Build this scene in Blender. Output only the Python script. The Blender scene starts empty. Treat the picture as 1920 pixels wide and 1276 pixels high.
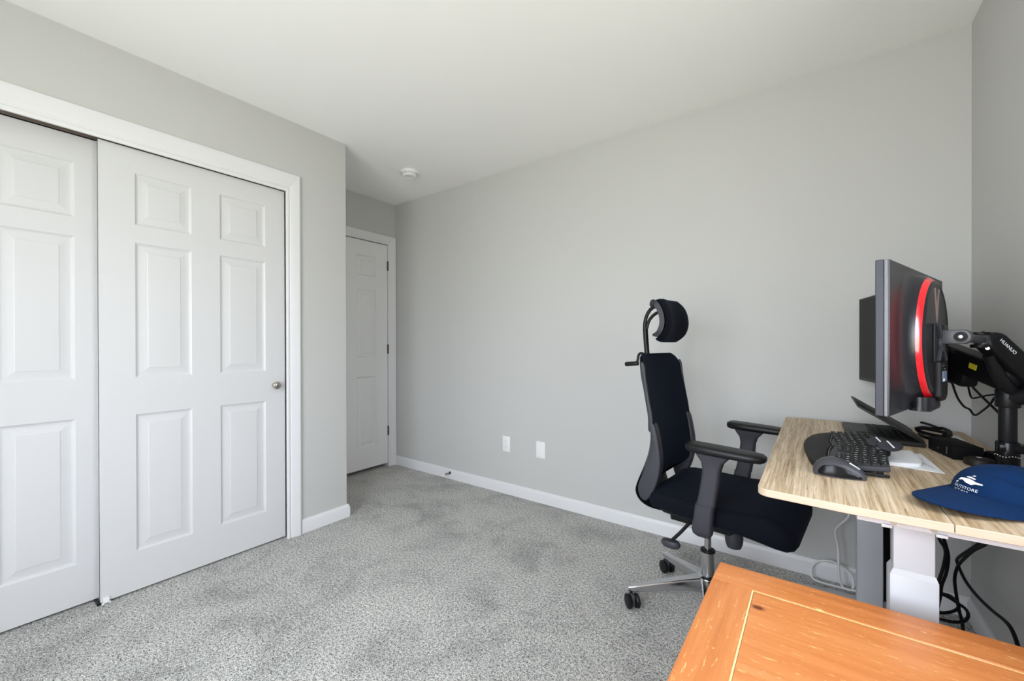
import bpy, bmesh, math, random
from mathutils import Vector, Matrix
random.seed(7)
S = bpy.context.scene
COL = S.collection
PI = math.pi
rad = math.radians

# ------------------------------------------------------------------ camera
FPX, YAW, PITCH, ROLL, CAMH, V0 = 772.71, 0.63482, -0.00322, -0.00229, 1.13004, 647.13
cam_d = bpy.data.cameras.new('camera'); cam = bpy.data.objects.new('camera', cam_d); COL.objects.link(cam)
F = Vector((-math.sin(YAW)*math.cos(PITCH), math.cos(YAW)*math.cos(PITCH), math.sin(PITCH)))
R0 = Vector((math.cos(YAW), math.sin(YAW), 0)); U0 = R0.cross(F)
Rv = R0*math.cos(ROLL) + U0*math.sin(ROLL); Uv = Rv.cross(F)
mw = Matrix.Identity(4)
for i in range(3):
    mw[i][0], mw[i][1], mw[i][2] = Rv[i], Uv[i], -F[i]
mw[2][3] = CAMH
cam.matrix_world = mw
cam_d.sensor_width = 36.0
cam_d.lens = FPX/1920*36.0
cam_d.shift_y = (V0 - 638.0)/1920
cam_d.clip_start = 0.02
S.camera = cam

# ------------------------------------------------------------------ world (overcast sky over a green yard), window portal, exposure
W = bpy.data.worlds.new('world'); S.world = W; W.use_nodes = True
nt = W.node_tree; nt.nodes.clear()
out = nt.nodes.new('ShaderNodeOutputWorld'); bg = nt.nodes.new('ShaderNodeBackground')
tc = nt.nodes.new('ShaderNodeTexCoord'); sx = nt.nodes.new('ShaderNodeSeparateXYZ'); cr = nt.nodes.new('ShaderNodeValToRGB')
mr = nt.nodes.new('ShaderNodeMapRange'); mr.inputs[1].default_value = -0.12; mr.inputs[2].default_value = 0.12
nt.links.new(tc.outputs['Generated'], sx.inputs[0]); nt.links.new(sx.outputs['Z'], mr.inputs[0]); nt.links.new(mr.outputs[0], cr.inputs[0])
cr.color_ramp.elements[0].color = (0.76, 0.775, 0.70, 1); cr.color_ramp.elements[1].color = (1.06, 1.13, 1.25, 1)
nt.links.new(cr.outputs[0], bg.inputs[0]); nt.links.new(bg.outputs[0], out.inputs[0])
bg.inputs[1].default_value = 6.0
WY0, WY1, WZ0, WZ1 = 0.62, 1.27, 0.92, 1.95      # window opening in the right wall
pl = bpy.data.lights.new('window_portal', 'AREA'); po = bpy.data.objects.new('window_portal', pl); COL.objects.link(po)
pl.shape = 'RECTANGLE'; pl.size = WZ1-WZ0; pl.size_y = WY1-WY0
po.location = (0.516+0.13, (WY0+WY1)/2, (WZ0+WZ1)/2); po.rotation_euler = (0, rad(90), 0)
pl.cycles.is_portal = True
VX0, VX1, VZ0, VZ1 = -1.50, 0.20, 0.50, 2.12       # second window, in the rear wall behind the camera
pl2 = bpy.data.lights.new('window_portal', 'AREA'); po2 = bpy.data.objects.new('window_portal', pl2); COL.objects.link(po2)
pl2.shape = 'RECTANGLE'; pl2.size = VX1-VX0; pl2.size_y = VZ1-VZ0
po2.location = ((VX0+VX1)/2, -1.0-0.13, (VZ0+VZ1)/2); po2.rotation_euler = (rad(90), 0, 0)
pl2.cycles.is_portal = True
S.view_settings.view_transform = 'Standard'; S.view_settings.look = 'None'
S.view_settings.gamma = 1.0; S.view_settings.use_curve_mapping = False
S.view_settings.exposure = 1.2
S.cycles.max_bounces = 14; S.cycles.diffuse_bounces = 10; S.cycles.glossy_bounces = 6
S.cycles.use_denoising = True
S.cycles.sample_clamp_indirect = 10

# ------------------------------------------------------------------ material helpers
def srgb(r, g, b):
    f = lambda c: (c/255/12.92) if c/255 <= 0.04045 else ((c/255+0.055)/1.055)**2.4
    return (f(r), f(g), f(b), 1)

def mat(name, col, rough=0.5, metal=0.0, spec=0.5, bump=None, coat=0.0):
    m = bpy.data.materials.new(name); m.use_nodes = True
    b = m.node_tree.nodes['Principled BSDF']
    b.inputs['Base Color'].default_value = col if len(col) == 4 else (*col, 1)
    b.inputs['Roughness'].default_value = rough; b.inputs['Metallic'].default_value = metal
    b.inputs['Specular IOR Level'].default_value = spec
    b.inputs['Coat Weight'].default_value = coat; b.inputs['Coat Roughness'].default_value = 0.08
    if bump:
        sc, st, dist = bump
        n = m.node_tree; t = n.nodes.new('ShaderNodeTexCoord'); x = n.nodes.new('ShaderNodeTexNoise'); bp = n.nodes.new('ShaderNodeBump')
        x.inputs['Scale'].default_value = sc; x.inputs['Detail'].default_value = 3
        bp.inputs['Strength'].default_value = st; bp.inputs['Distance'].default_value = dist
        n.links.new(t.outputs['Object'], x.inputs['Vector']); n.links.new(x.outputs['Fac'], bp.inputs['Height']); n.links.new(bp.outputs[0], b.inputs['Normal'])
    return m

def nodes_of(m):
    n = m.node_tree
    return n, n.nodes['Principled BSDF']

def N(n, kind, **kw):
    x = n.nodes.new(kind)
    for k, v in kw.items():
        if k in x.inputs.keys(): x.inputs[k].default_value = v
        else: setattr(x, k, v)
    return x

def ramp(n, stops):
    r = n.nodes.new('ShaderNodeValToRGB'); e = r.color_ramp.elements
    while len(e) < len(stops): e.new(0.5)
    for el, (p, c) in zip(e, stops): el.position = p; el.color = c
    return r

def coords(n, scale=(1, 1, 1), loc=(0, 0, 0), rot=(0, 0, 0)):
    t = n.nodes.new('ShaderNodeTexCoord'); mp = n.nodes.new('ShaderNodeMapping')
    mp.inputs['Scale'].default_value = scale; mp.inputs['Location'].default_value = loc; mp.inputs['Rotation'].default_value = rot
    n.links.new(t.outputs['Object'], mp.inputs[0]); return mp

M_wall = mat('wall_paint', (0.52, 0.52, 0.507), 0.75, spec=0.3, bump=(220, 0.06, 0.002))
M_ceil = mat('ceiling_paint', (0.88, 0.88, 0.86), 0.9, spec=0.2, bump=(160, 0.05, 0.002))
M_trim = mat('trim_paint', (0.70, 0.70, 0.71), 0.38, spec=0.45)
M_door = mat('door_paint', (0.61, 0.61, 0.615), 0.42, spec=0.4, bump=(35, 0.015, 0.004))
M_doorlift = mat('door_paint_lifted', (0.76, 0.76, 0.755), 0.42, spec=0.4, bump=(35, 0.015, 0.004))  # door paint lightened to offset the shade in the alcove
M_dark = mat('dark_gap', (0.02, 0.02, 0.02), 0.9)
M_nickel = mat('brushed_nickel', (0.45, 0.42, 0.38), 0.28, 1.0)
M_hinge = mat('bronze_hinge', (0.10, 0.09, 0.08), 0.4, 0.8)
M_chrome = mat('chrome', (0.55, 0.55, 0.57), 0.16, 1.0)
M_blk = mat('black_plastic', (0.006, 0.006, 0.007), 0.42, spec=0.28)
M_blk2 = mat('charcoal_plastic', (0.034, 0.034, 0.042), 0.5, spec=0.35, bump=(400, 0.1, 0.001))
M_gloss = mat('glossy_black', (0.004, 0.004, 0.005), 0.25, spec=0.25)
M_arm = mat('arm_black', (0.007, 0.007, 0.008), 0.42, spec=0.25)
M_armgrey = mat('arm_grey_metal', (0.05, 0.05, 0.058), 0.42, 0.1)
M_white = mat('white_steel', (0.53, 0.545, 0.575), 0.4)
M_pwhite = mat('white_plastic', (0.80, 0.80, 0.79), 0.4)
M_slot = mat('outlet_slots', (0.25, 0.25, 0.25), 0.6)
M_wcable = mat('white_cable', (0.70, 0.70, 0.70), 0.45)
M_bcable = mat('black_cable', (0.004, 0.004, 0.005), 0.6, spec=0.2)
M_screen = mat('dark_screen', (0.007, 0.008, 0.006), 0.5, spec=0.2)
M_ring = mat('red_ring', (0.62, 0.004, 0.010), 0.20, coat=0.8)
M_back = mat('monitor_back_shell', (0.007, 0.007, 0.009), 0.27, spec=0.4)
M_bulge = mat('monitor_bulge_gloss', (0.007, 0.007, 0.010), 0.22, spec=0.6)
M_bezel = mat('clear_grey_edge', (0.035, 0.038, 0.050), 0.38, spec=0.3)
M_bezel2 = mat('silver_edge', (0.16, 0.16, 0.18), 0.45, 0.0)
M_label = mat('blue_grey_label', (0.14, 0.18, 0.26), 0.5)
M_yellow = mat('yellow_label', (0.62, 0.52, 0.03), 0.5)
M_print = mat('white_print', (0.80, 0.82, 0.86), 0.6)
M_dimprint = mat('dim_print', (0.20, 0.14, 0.13), 0.4)
M_paper = mat('paper', (0.82, 0.83, 0.86), 0.7)
M_ink = mat('ink', (0.05, 0.06, 0.14), 0.7)
M_rubber = mat('rubber', (0.007, 0.007, 0.007), 0.6, spec=0.25)
M_mouse = mat('mouse_grey', (0.05, 0.05, 0.058), 0.42, spec=0.4)
M_silver = mat('silver_plastic', (0.62, 0.62, 0.64), 0.3, 0.5)
M_puck = mat('brown_black_rubber', (0.014, 0.010, 0.008), 0.5, spec=0.25)
M_matte = mat('matte_black', (0.003, 0.003, 0.0035), 0.65, spec=0.12)
M_lid = mat('laptop_grey', (0.018, 0.018, 0.017), 0.5, spec=0.3)
M_key = mat('key_plastic', (0.008, 0.008, 0.008), 0.55, spec=0.3)
M_tag = mat('metal_clip', (0.34, 0.31, 0.27), 0.4, 0.6)

def fabric(name, col, hi, scale=900):
    m = mat(name, col, 0.85, spec=0.12); n, b = nodes_of(m)
    mp = coords(n); w = N(n, 'ShaderNodeTexNoise', Scale=scale, Detail=2)
    n.links.new(mp.outputs[0], w.inputs['Vector'])
    r = ramp(n, [(0.3, col), (0.75, hi)]); n.links.new(w.outputs['Fac'], r.inputs[0]); n.links.new(r.outputs[0], b.inputs['Base Color'])
    bp = N(n, 'ShaderNodeBump', Strength=0.25, Distance=0.001); n.links.new(w.outputs['Fac'], bp.inputs['Height']); n.links.new(bp.outputs[0], b.inputs['Normal'])
    b.inputs['Sheen Weight'].default_value = 0.03; b.inputs['Sheen Tint'].default_value = (0.3, 0.45, 0.8, 1)
    return m
M_seat = fabric('navy_black_fabric', (0.0018, 0.0022, 0.0045, 1), (0.0045, 0.0055, 0.0105, 1))
M_mesh = fabric('navy_black_mesh', (0.002, 0.003, 0.007, 1), (0.006, 0.009, 0.019, 1), 1500)
M_cap = fabric('royal_blue_twill', (0.0012, 0.013, 0.052, 1), (0.0025, 0.025, 0.090, 1), 1200)
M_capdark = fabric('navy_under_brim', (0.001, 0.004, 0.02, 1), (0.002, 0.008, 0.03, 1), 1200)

# carpet: speckled grey cut pile with brushed darker patches
M_carpet = mat('grey_carpet', (0.3, 0.3, 0.29), 0.95, spec=0.1); n, b = nodes_of(M_carpet)
mp = coords(n)
n1 = N(n, 'ShaderNodeTexNoise', Scale=230, Detail=2, Roughness=0.6); n2 = N(n, 'ShaderNodeTexNoise', Scale=3.0, Detail=7, Roughness=0.68, Distortion=0.4)
n3 = N(n, 'ShaderNodeTexVoronoi', Scale=330); n4 = N(n, 'ShaderNodeTexNoise', Scale=95, Detail=2, Roughness=0.6)
for q in (n1, n2, n3, n4): n.links.new(mp.outputs[0], q.inputs['Vector'])
m4 = n.nodes.new('ShaderNodeMix'); m4.data_type = 'FLOAT'; m4.inputs[0].default_value = 0.38
n.links.new(n1.outputs['Fac'], m4.inputs[2]); n.links.new(n4.outputs['Fac'], m4.inputs[3])
r1 = ramp(n, [(0.37, (0.10, 0.098, 0.095, 1)), (0.49, (0.58, 0.575, 0.56, 1)), (0.60, (1.0, 0.985, 0.955, 1))])
n.links.new(m4.outputs[0], r1.inputs[0])
r2 = ramp(n, [(0.34, (0.70, 0.70, 0.70, 1)), (0.50, (0.98, 0.98, 0.97, 1)), (0.66, (1.10, 1.095, 1.08, 1))]); n.links.new(n2.outputs['Fac'], r2.inputs[0])
mx = n.nodes.new('ShaderNodeMix'); mx.data_type = 'RGBA'; mx.blend_type = 'MULTIPLY'; mx.inputs[0].default_value = 1.0
n.links.new(r1.outputs[0], mx.inputs[6]); n.links.new(r2.outputs[0], mx.inputs[7]); n.links.new(mx.outputs[2], b.inputs['Base Color'])
ad = n.nodes.new('ShaderNodeMath'); ad.operation = 'ADD'; n.links.new(n1.outputs['Fac'], ad.inputs[0]); n.links.new(n3.outputs['Distance'], ad.inputs[1])
bp = N(n, 'ShaderNodeBump', Strength=0.9, Distance=0.006); n.links.new(ad.outputs[0], bp.inputs['Height']); n.links.new(bp.outputs[0], b.inputs['Normal'])

# pixel helpers, used only to lay out curves measured from the photograph
def ray(u, v): return F + Rv*((u-960)/FPX) - Uv*((v-V0)/FPX)
O = Vector((0, 0, CAMH))
def onz(u, v, z): d = ray(u, v); return O + d*((z-CAMH)/d.z)
def onx(u, v, x): d = ray(u, v); return O + d*(x/d.x)
def ony(u, v, y): d = ray(u, v); return O + d*(y/d.y)
def at(u, v, dep): return O + ray(u, v)*dep

kp = onz(1421, 1138, 0.55); KX, KY = kp.x-0.13, kp.y-0.70      # the knot, in the table's own coordinates

def wood(name, stops, scale, fleck=None, rough=0.45, grain=0.5, streak=None, knot=None, spec=0.45):
    """grain runs along the axis whose scale is small"""
    m = mat(name, stops[0][1], rough, spec=spec); n, b = nodes_of(m)
    mp = coords(n, scale)
    a = N(n, 'ShaderNodeTexNoise', Scale=1.0, Detail=6, Roughness=0.62, Distortion=0.35); n.links.new(mp.outputs[0], a.inputs['Vector'])
    mp2 = coords(n, tuple(s*0.16 for s in scale), loc=(3, 1, 2)); c = N(n, 'ShaderNodeTexNoise', Scale=1.0, Detail=3, Distortion=0.6); n.links.new(mp2.outputs[0], c.inputs['Vector'])
    ad = n.nodes.new('ShaderNodeMix'); ad.data_type = 'FLOAT'; ad.inputs[0].default_value = grain
    n.links.new(a.outputs['Fac'], ad.inputs[2]); n.links.new(c.outputs['Fac'], ad.inputs[3])
    r = ramp(n, stops); n.links.new(ad.outputs[0], r.inputs[0]); colour = r.outputs[0]
    if fleck:
        fs, fc, lo, hi = fleck
        mp3 = coords(n, fs, loc=(7, 5, 1)); f = N(n, 'ShaderNodeTexNoise', Scale=1.0, Detail=4, Roughness=0.7, Distortion=0.8); n.links.new(mp3.outputs[0], f.inputs['Vector'])
        fr = ramp(n, [(lo, (0, 0, 0, 1)), (hi, (1, 1, 1, 1))]); n.links.new(f.outputs['Fac'], fr.inputs[0])
        mx = n.nodes.new('ShaderNodeMix'); mx.data_type = 'RGBA'; n.links.new(fr.outputs[0], mx.inputs[0]); n.links.new(colour, mx.inputs[6]); mx.inputs[7].default_value = fc
        colour = mx.outputs[2]
    if knot:
        kx, ky, kr, kc = knot
        mp4 = coords(n, (1/kr, 1.5/kr, 0), loc=(-kx/kr, -1.5*ky/kr, 0)); g = N(n, 'ShaderNodeTexGradient', gradient_type='SPHERICAL'); n.links.new(mp4.outputs[0], g.inputs[0])
        gr = ramp(n, [(0.02, (0, 0, 0, 1)), (0.35, (0.35, 0.35, 0.35, 1)), (0.62, (0.9, 0.9, 0.9, 1))]); n.links.new(g.outputs['Fac'], gr.inputs[0])
        mx = n.nodes.new('ShaderNodeMix'); mx.data_type = 'RGBA'; n.links.new(gr.outputs[0], mx.inputs[0]); n.links.new(colour, mx.inputs[6]); mx.inputs[7].default_value = kc
        colour = mx.outputs[2]
    n.links.new(colour, b.inputs['Base Color'])
    bp = N(n, 'ShaderNodeBump', Strength=0.12, Distance=0.001); n.links.new(a.outputs['Fac'], bp.inputs['Height']); n.links.new(bp.outputs[0], b.inputs['Normal'])
    return m
M_oak = wood('oak_laminate', [(0.34, srgb(142, 116, 82)), (0.47, srgb(188, 164, 132)), (0.60, srgb(220, 200, 172))], (150, 5, 150),
             fleck=((260, 14, 260), srgb(104, 80, 52), 0.60, 0.72), rough=0.42, grain=0.35)
M_edge = wood('oak_edge_band', [(0.3, srgb(184, 166, 142)), (0.7, srgb(204, 190, 170))], (12, 40, 160), rough=0.5)
PINE = [(0.30, srgb(186, 106, 52)), (0.5, srgb(212, 134, 76)), (0.72, srgb(228, 158, 102))]
M_pineX = wood('orange_pine_along_x', PINE, (3, 46, 46), fleck=((28, 150, 60), srgb(244, 190, 130), 0.61, 0.68), rough=0.30, knot=(KX, KY, 0.019, srgb(92, 32, 8)))
M_pineY = wood('orange_pine_along_y', PINE, (46, 3, 46), fleck=((150, 22, 60), srgb(244, 190, 130), 0.61, 0.68), rough=0.30)
M_groove = mat('pale_groove', srgb(250, 222, 160), 0.6)

# ------------------------------------------------------------------ mesh helpers
def merge(bm, tmp):
    me = bpy.data.meshes.new('tmp'); tmp.to_mesh(me); bm.from_mesh(me); bpy.data.meshes.remove(me); tmp.free()

def box(bm, x0, x1, y0, y1, z0, z1, bev=0.0, seg=2, M=None):
    t = bmesh.new(); bmesh.ops.create_cube(t, size=1.0)
    for v in t.verts:
        v.co = Vector((x0+(v.co.x+.5)*(x1-x0), y0+(v.co.y+.5)*(y1-y0), z0+(v.co.z+.5)*(z1-z0)))
    if bev: bmesh.ops.bevel(t, geom=t.edges[:], offset=bev, segments=seg, profile=0.5, affect='EDGES')
    if M is not None: t.transform(M)
    merge(bm, t)

def loft(bm, rings, cap=True, closed=True, M=None):
    t = bmesh.new(); vs = [[t.verts.new(p) for p in r] for r in rings]; k = len(rings[0])
    for a, c in zip(vs, vs[1:]):
        for i in range(k if closed else k-1):
            j = (i+1) % k
            t.faces.new((a[i], a[j], c[j], c[i]))
    if cap:
        t.faces.new(list(reversed(vs[0]))); t.faces.new(vs[-1])
    bmesh.ops.recalc_face_normals(t, faces=t.faces[:])
    if M is not None: t.transform(M)
    merge(bm, t)

def prism(bm, poly, fn, d0, d1, bev=0.0, seg=2, M=None):
    """poly in 2D, fn(u,v,d)->3D"""
    t = bmesh.new(); a = [t.verts.new(fn(u, v, d0)) for u, v in poly]; c = [t.verts.new(fn(u, v, d1)) for u, v in poly]
    k = len(poly); f0 = t.faces.new(list(reversed(a))); f1 = t.faces.new(c)
    for i in range(k): t.faces.new((a[i], a[(i+1) % k], c[(i+1) % k], c[i]))
    bmesh.ops.recalc_face_normals(t, faces=t.faces[:])
    if bev:
        es = [e for e in t.edges if (f0 in e.link_faces or f1 in e.link_faces)]
        bmesh.ops.bevel(t, geom=es, offset=bev, segments=seg, profile=0.5, affect='EDGES')
    if M is not None: t.transform(M)
    merge(bm, t)

def lathe(bm, prof, n=32, M=None):
    rings = [[(r*math.cos(2*PI*i/n), r*math.sin(2*PI*i/n), z) for i in range(n)] for r, z in prof]
    loft(bm, rings, True, True, M)

def axis(p, d):
    """matrix taking +Z to direction d at point p"""
    d = Vector(d).normalized(); q = Vector((0, 0, 1)).rotation_difference(d)
    return Matrix.Translation(Vector(p)) @ q.to_matrix().to_4x4()

def cyl(bm, p0, p1, r0, r1=None, n=24, bev=0.0):
    p0, p1 = Vector(p0), Vector(p1); L = (p1-p0).length; r1 = r0 if r1 is None else r1
    prof = [(r0, 0), (r1, L)] if not bev else [(r0-bev, 0), (r0-bev*.3, bev*.3), (r0, bev), (r1, L-bev), (r1-bev*.3, L-bev*.3), (r1-bev, L)]
    lathe(bm, prof, n, axis(p0, p1-p0))

def spline(pts, k=6):
    P = [Vector(p) for p in pts]; o = []
    for i in range(len(P)-1):
        a, b_, c, d = P[max(i-1, 0)], P[i], P[i+1], P[min(i+2, len(P)-1)]
        for s in range(k):
            t = s/k
            o.append(0.5*((2*b_)+(-a+c)*t+(2*a-5*b_+4*c-d)*t*t+(-a+3*b_-3*c+d)*t*t*t))
    o.append(P[-1]); return o

def tube(bm, pts, r, n=8, smooth=True, k=6, flat=None):
    P = spline(pts, k) if smooth else [Vector(p) for p in pts]
    rings = []; up = None
    for i, p in enumerate(P):
        d = (P[min(i+1, len(P)-1)] - P[max(i-1, 0)]).normalized()
        if up is None:
            up = Vector((0, 0, 1)) if abs(d.z) < 0.9 else Vector((1, 0, 0))
        up = (up - d*up.dot(d)).normalized(); sd = d.cross(up)
        rr = r[min(int(i/(len(P)-1)*(len(r)-1)+.5), len(r)-1)] if isinstance(r, (list, tuple)) else r
        rings.append([tuple(p + up*rr*math.sin(2*PI*j/n) + sd*rr*math.cos(2*PI*j/n)) for j in range(n)])
    loft(bm, rings)

def rrect(w, zt, zb, r, n=5):
    """rounded rectangle points (t,z)"""
    r = min(r, w*0.99, (zt-zb)/2*0.99); o = []
    for cx, cz, a0 in ((w-r, zt-r, 0), (-w+r, zt-r, 90), (-w+r, zb+r, 180), (w-r, zb+r, 270)):
        for i in range(n+1):
            a = rad(a0+90*i/n); o.append((cx+r*math.cos(a), cz+r*math.sin(a)))
    return o

def finish(me, bm, ang=38):
    bmesh.ops.remove_doubles(bm, verts=bm.verts[:], dist=1e-6)
    for f in bm.faces: f.smooth = True
    for e in bm.edges:
        if len(e.link_faces) == 2 and e.calc_face_angle(0) > rad(ang): e.smooth = False
    bm.to_mesh(me); bm.free()

ROOT = {}
def thing(name, label, cat, loc=(0, 0, 0), rotz=0.0, group=None):
    o = bpy.data.objects.new(name, None); COL.objects.link(o); o.empty_display_size = 0.05
    o.location = loc; o.rotation_euler = (0, 0, rotz)
    o['label'] = label; o['category'] = cat
    if group: o['group'] = group
    ROOT[o.name] = Matrix.Translation(Vector(loc)) @ Matrix.Rotation(rotz, 4, 'Z')
    return o

def rootm(o):
    while o.parent: o = o.parent
    return ROOT.get(o.name, Matrix.Identity(4))

def obj(name, bm, m, parent=None, world=True, label=None, ang=38, origin=None):
    if parent is not None and world: bm.transform(rootm(parent).inverted())
    if origin is not None: bm.transform(Matrix.Translation(-Vector(origin)))
    me = bpy.data.meshes.new(name); finish(me, bm, ang)
    o = bpy.data.objects.new(name, me); COL.objects.link(o)
    for q in (m if isinstance(m, list) else [m]): me.materials.append(q)
    if parent is not None: o.parent = parent
    elif origin is not None: o.location = origin
    if label: o['label'] = label
    return o

def tag(o, label, cat, group=None):
    o['label'] = label; o['category'] = cat
    if group: o['group'] = group
    return o

def struct(name, bm, m, **kw):
    o = obj(name, bm, m, **kw); o['kind'] = 'structure'; return o

def sempty(name):
    o = bpy.data.objects.new(name, None); COL.objects.link(o); o['kind'] = 'structure'; o.empty_display_size = 0.05; return o

def B(): return bmesh.new()

# ================================================================== ROOM SHELL
YB, XR, XC, YC, XA, H = 2.485, 0.516, -2.479, 1.535, -3.195, 2.44
YR = -1.0
bm = B(); box(bm, -4.3, XR+0.14, YR-0.14, YB+0.14, -0.12, 0); struct('floor', bm, M_carpet)
bm = B(); box(bm, -4.3, XR+0.14, YR-0.14, YB+0.14, H, H+0.12); struct('ceiling', bm, M_ceil)
bm = B(); box(bm, XA-0.12, XR+0.14, YB, YB+0.14, 0, H); struct('wall_back', bm, M_wall)
bm = B()
box(bm, XA-0.12, VX0, YR-0.14, YR, 0, H); box(bm, VX1, XR+0.14, YR-0.14, YR, 0, H)
box(bm, VX0, VX1, YR-0.14, YR, 0, VZ0); box(bm, VX0, VX1, YR-0.14, YR, VZ1, H)
struct('wall_rear', bm, M_wall)
# right wall with the window opening
bm = B()
box(bm, XR, XR+0.14, WY1, YB, 0, H); box(bm, XR, XR+0.14, YR, WY0, 0, H)
box(bm, XR, XR+0.14, WY0, WY1, 0, WZ0); box(bm, XR, XR+0.14, WY0, WY1, WZ1, H)
struct('wall_right', bm, M_wall)
# closet wall, opening from -0.36 to 1.15
bm = B()
poly = [(YR, 0), (-0.36, 0), (-0.36, 2.045), (1.180, 2.045), (1.180, 0), (YC, 0), (YC, H), (YR, H)]
t = bmesh.new(); a = [t.verts.new((XC-0.12, u, v)) for u, v in poly]; c = [t.verts.new((XC, u, v)) for u, v in poly]
t.faces.new(a); t.faces.new(list(reversed(c)))
for i in range(8): t.faces.new((a[i], c[i], c[(i+1) % 8], a[(i+1) % 8]))
bmesh.ops.recalc_face_normals(t, faces=t.faces[:])
es = [e for e in t.edges if all(abs(v.co.y-YC) < 1e-5 and abs(v.co.x-XC) < 1e-5 for v in e.verts)]
bmesh.ops.bevel(t, geom=es, offset=0.006, segments=4, profile=0.5, affect='EDGES'); merge(bm, t)
struct('wall_left', bm, M_wall)
bm = B(); box(bm, XA, XC-0.12, YC-0.11, YC, 0, H); struct('wall_closet', bm, M_wall)
# alcove wall with doorway
bm = B(); A0, A1, AZ = 1.628, 2.405, 2.055
box(bm, XA-0.12, XA, YR, A0, 0, H); box(bm, XA-0.12, XA, A1, YB, 0, H); box(bm, XA-0.12, XA, A0, A1, AZ, H)
struct('wall_alcove', bm, M_wall)
bm = B(); box(bm, -4.3, -4.2, 1.2, 2.6, 0, H); box(bm, -4.2, XA-0.12, 1.2, 1.3, 0, H); box(bm, -4.2, XA-0.12, YB+0.02, YB+0.12, 0, H)
struct('wall_hall', bm, M_wall)

# ------------------------------------------------------------------ baseboards
def baseboard(name, p0, p1, nrm, e0=0, e1=0):
    """profiled board along p0->p1 on the floor, nrm points into the room"""
    p0, p1, nrm = Vector((*p0, 0)), Vector((*p1, 0)), Vector((*nrm, 0)); d = (p1-p0).normalized()
    prof = [(0, 0), (0.013, 0), (0.013, 0.062), (0.011, 0.069), (0.0075, 0.075), (0.006, 0.083), (0, 0.083)]
    bm = B(); loft(bm, [[tuple(p0 - d*e0*w/0.013*0.013 + nrm*w + Vector((0, 0, z))) for w, z in prof], [tuple(p1 + d*e1*w + nrm*w + Vector((0, 0, z))) for w, z in prof]])
    return struct(name, bm, M_trim, ang=25)
baseboard('baseboard_back', (XA+0.015, YB), (XR-0.0, YB), (0, -1))
baseboard('baseboard_right', (XR, YB-0.013), (XR, YR), (-1, 0))
baseboard('baseboard_left', (XC, 1.234), (XC, YC), (1, 0), 0, 1)
baseboard('baseboard_closet', (XC, YC), (XA, YC), (0, 1), 1, 0)
baseboard('baseboard_rear', (XC, YR), (XR-0.013, YR), (0, 1))

# ------------------------------------------------------------------ door casings
PROF = [(0, 0), (0, 0.008), (0.006, 0.0105), (0.015, 0.0110), (0.0175, 0.0075), (0.024, 0.0080), (0.027, 0.0100), (0.040, 0.0125), (0.062, 0.0165), (0.078, 0.018), (0.086, 0.016), (0.090, 0.010), (0.090, 0)]
def casing(root, x, y0, y1, z1, ws, both=True):
    """mitred three-board casing on the plane x, opening y0..y1, top z1; ws = widths left, head, right"""
    wl, wh, wr = (w/0.09 for w in ws)
    def board(a, c):
        bm = B(); loft(bm, [a, c]); obj('casing_board', bm, M_trim, root, world=False, ang=20)
    P = lambda y, z: [(x+d, y(w), z(w)) for w, d in PROF]
    board(P(lambda w: y1+w*wr, lambda w: 0.0), P(lambda w: y1+w*wr, lambda w: z1+w*wh))
    board(P(lambda w: y0-w*wl, lambda w: z1+w*wh), P(lambda w: y1+w*wr, lambda w: z1+w*wh))
    if both: board(P(lambda w: y0-w*wl, lambda w: 0.0), P(lambda w: y0-w*wl, lambda w: z1+w*wh))
t1 = sempty('trim_1')                                      # closet opening
casing(t1, XC, -0.352, 1.151, 2.02, (0.088, 0.108, 0.080))
bm = B(); box(bm, XC-0.12, XC+0.0, 1.171, 1.180, 0, 2.045); obj('jamb', bm, M_trim, t1, False)
bm = B(); box(bm, XC-0.12, XC+0.0, -0.36, -0.352, 0, 2.045); obj('jamb', bm, M_trim, t1, False)
bm = B(); box(bm, XC-0.015, XC+0.0, -0.352, 1.171, 2.027, 2.045); obj('head_jamb', bm, M_trim, t1, False)
bm = B(); box(bm, XC-0.060, XC-0.058, -0.352, 1.171, 2.028, 2.045); box(bm, XC-0.118, XC-0.015, -0.352, 1.171, 2.040, 2.044); obj('sliding_track', bm, M_nickel, t1, False)
t2 = sempty('trim_2')                                      # alcove doorway
casing(t2, XA, 1.640, 2.398, 2.050, (0.086, 0.080, 0.084))
bm = B(); box(bm, XA-0.12, XA, 2.3985, 2.405, 0, 2.055); obj('jamb', bm, M_trim, t2, False)
bm = B(); box(bm, XA-0.12, XA, 1.628, 1.638, 0, 2.055); obj('jamb', bm, M_trim, t2, False)
bm = B(); box(bm, XA-0.12, XA, 1.638, 2.3985, 2.0515, 2.055); obj('head_jamb', bm, M_trim, t2, False)

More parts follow.
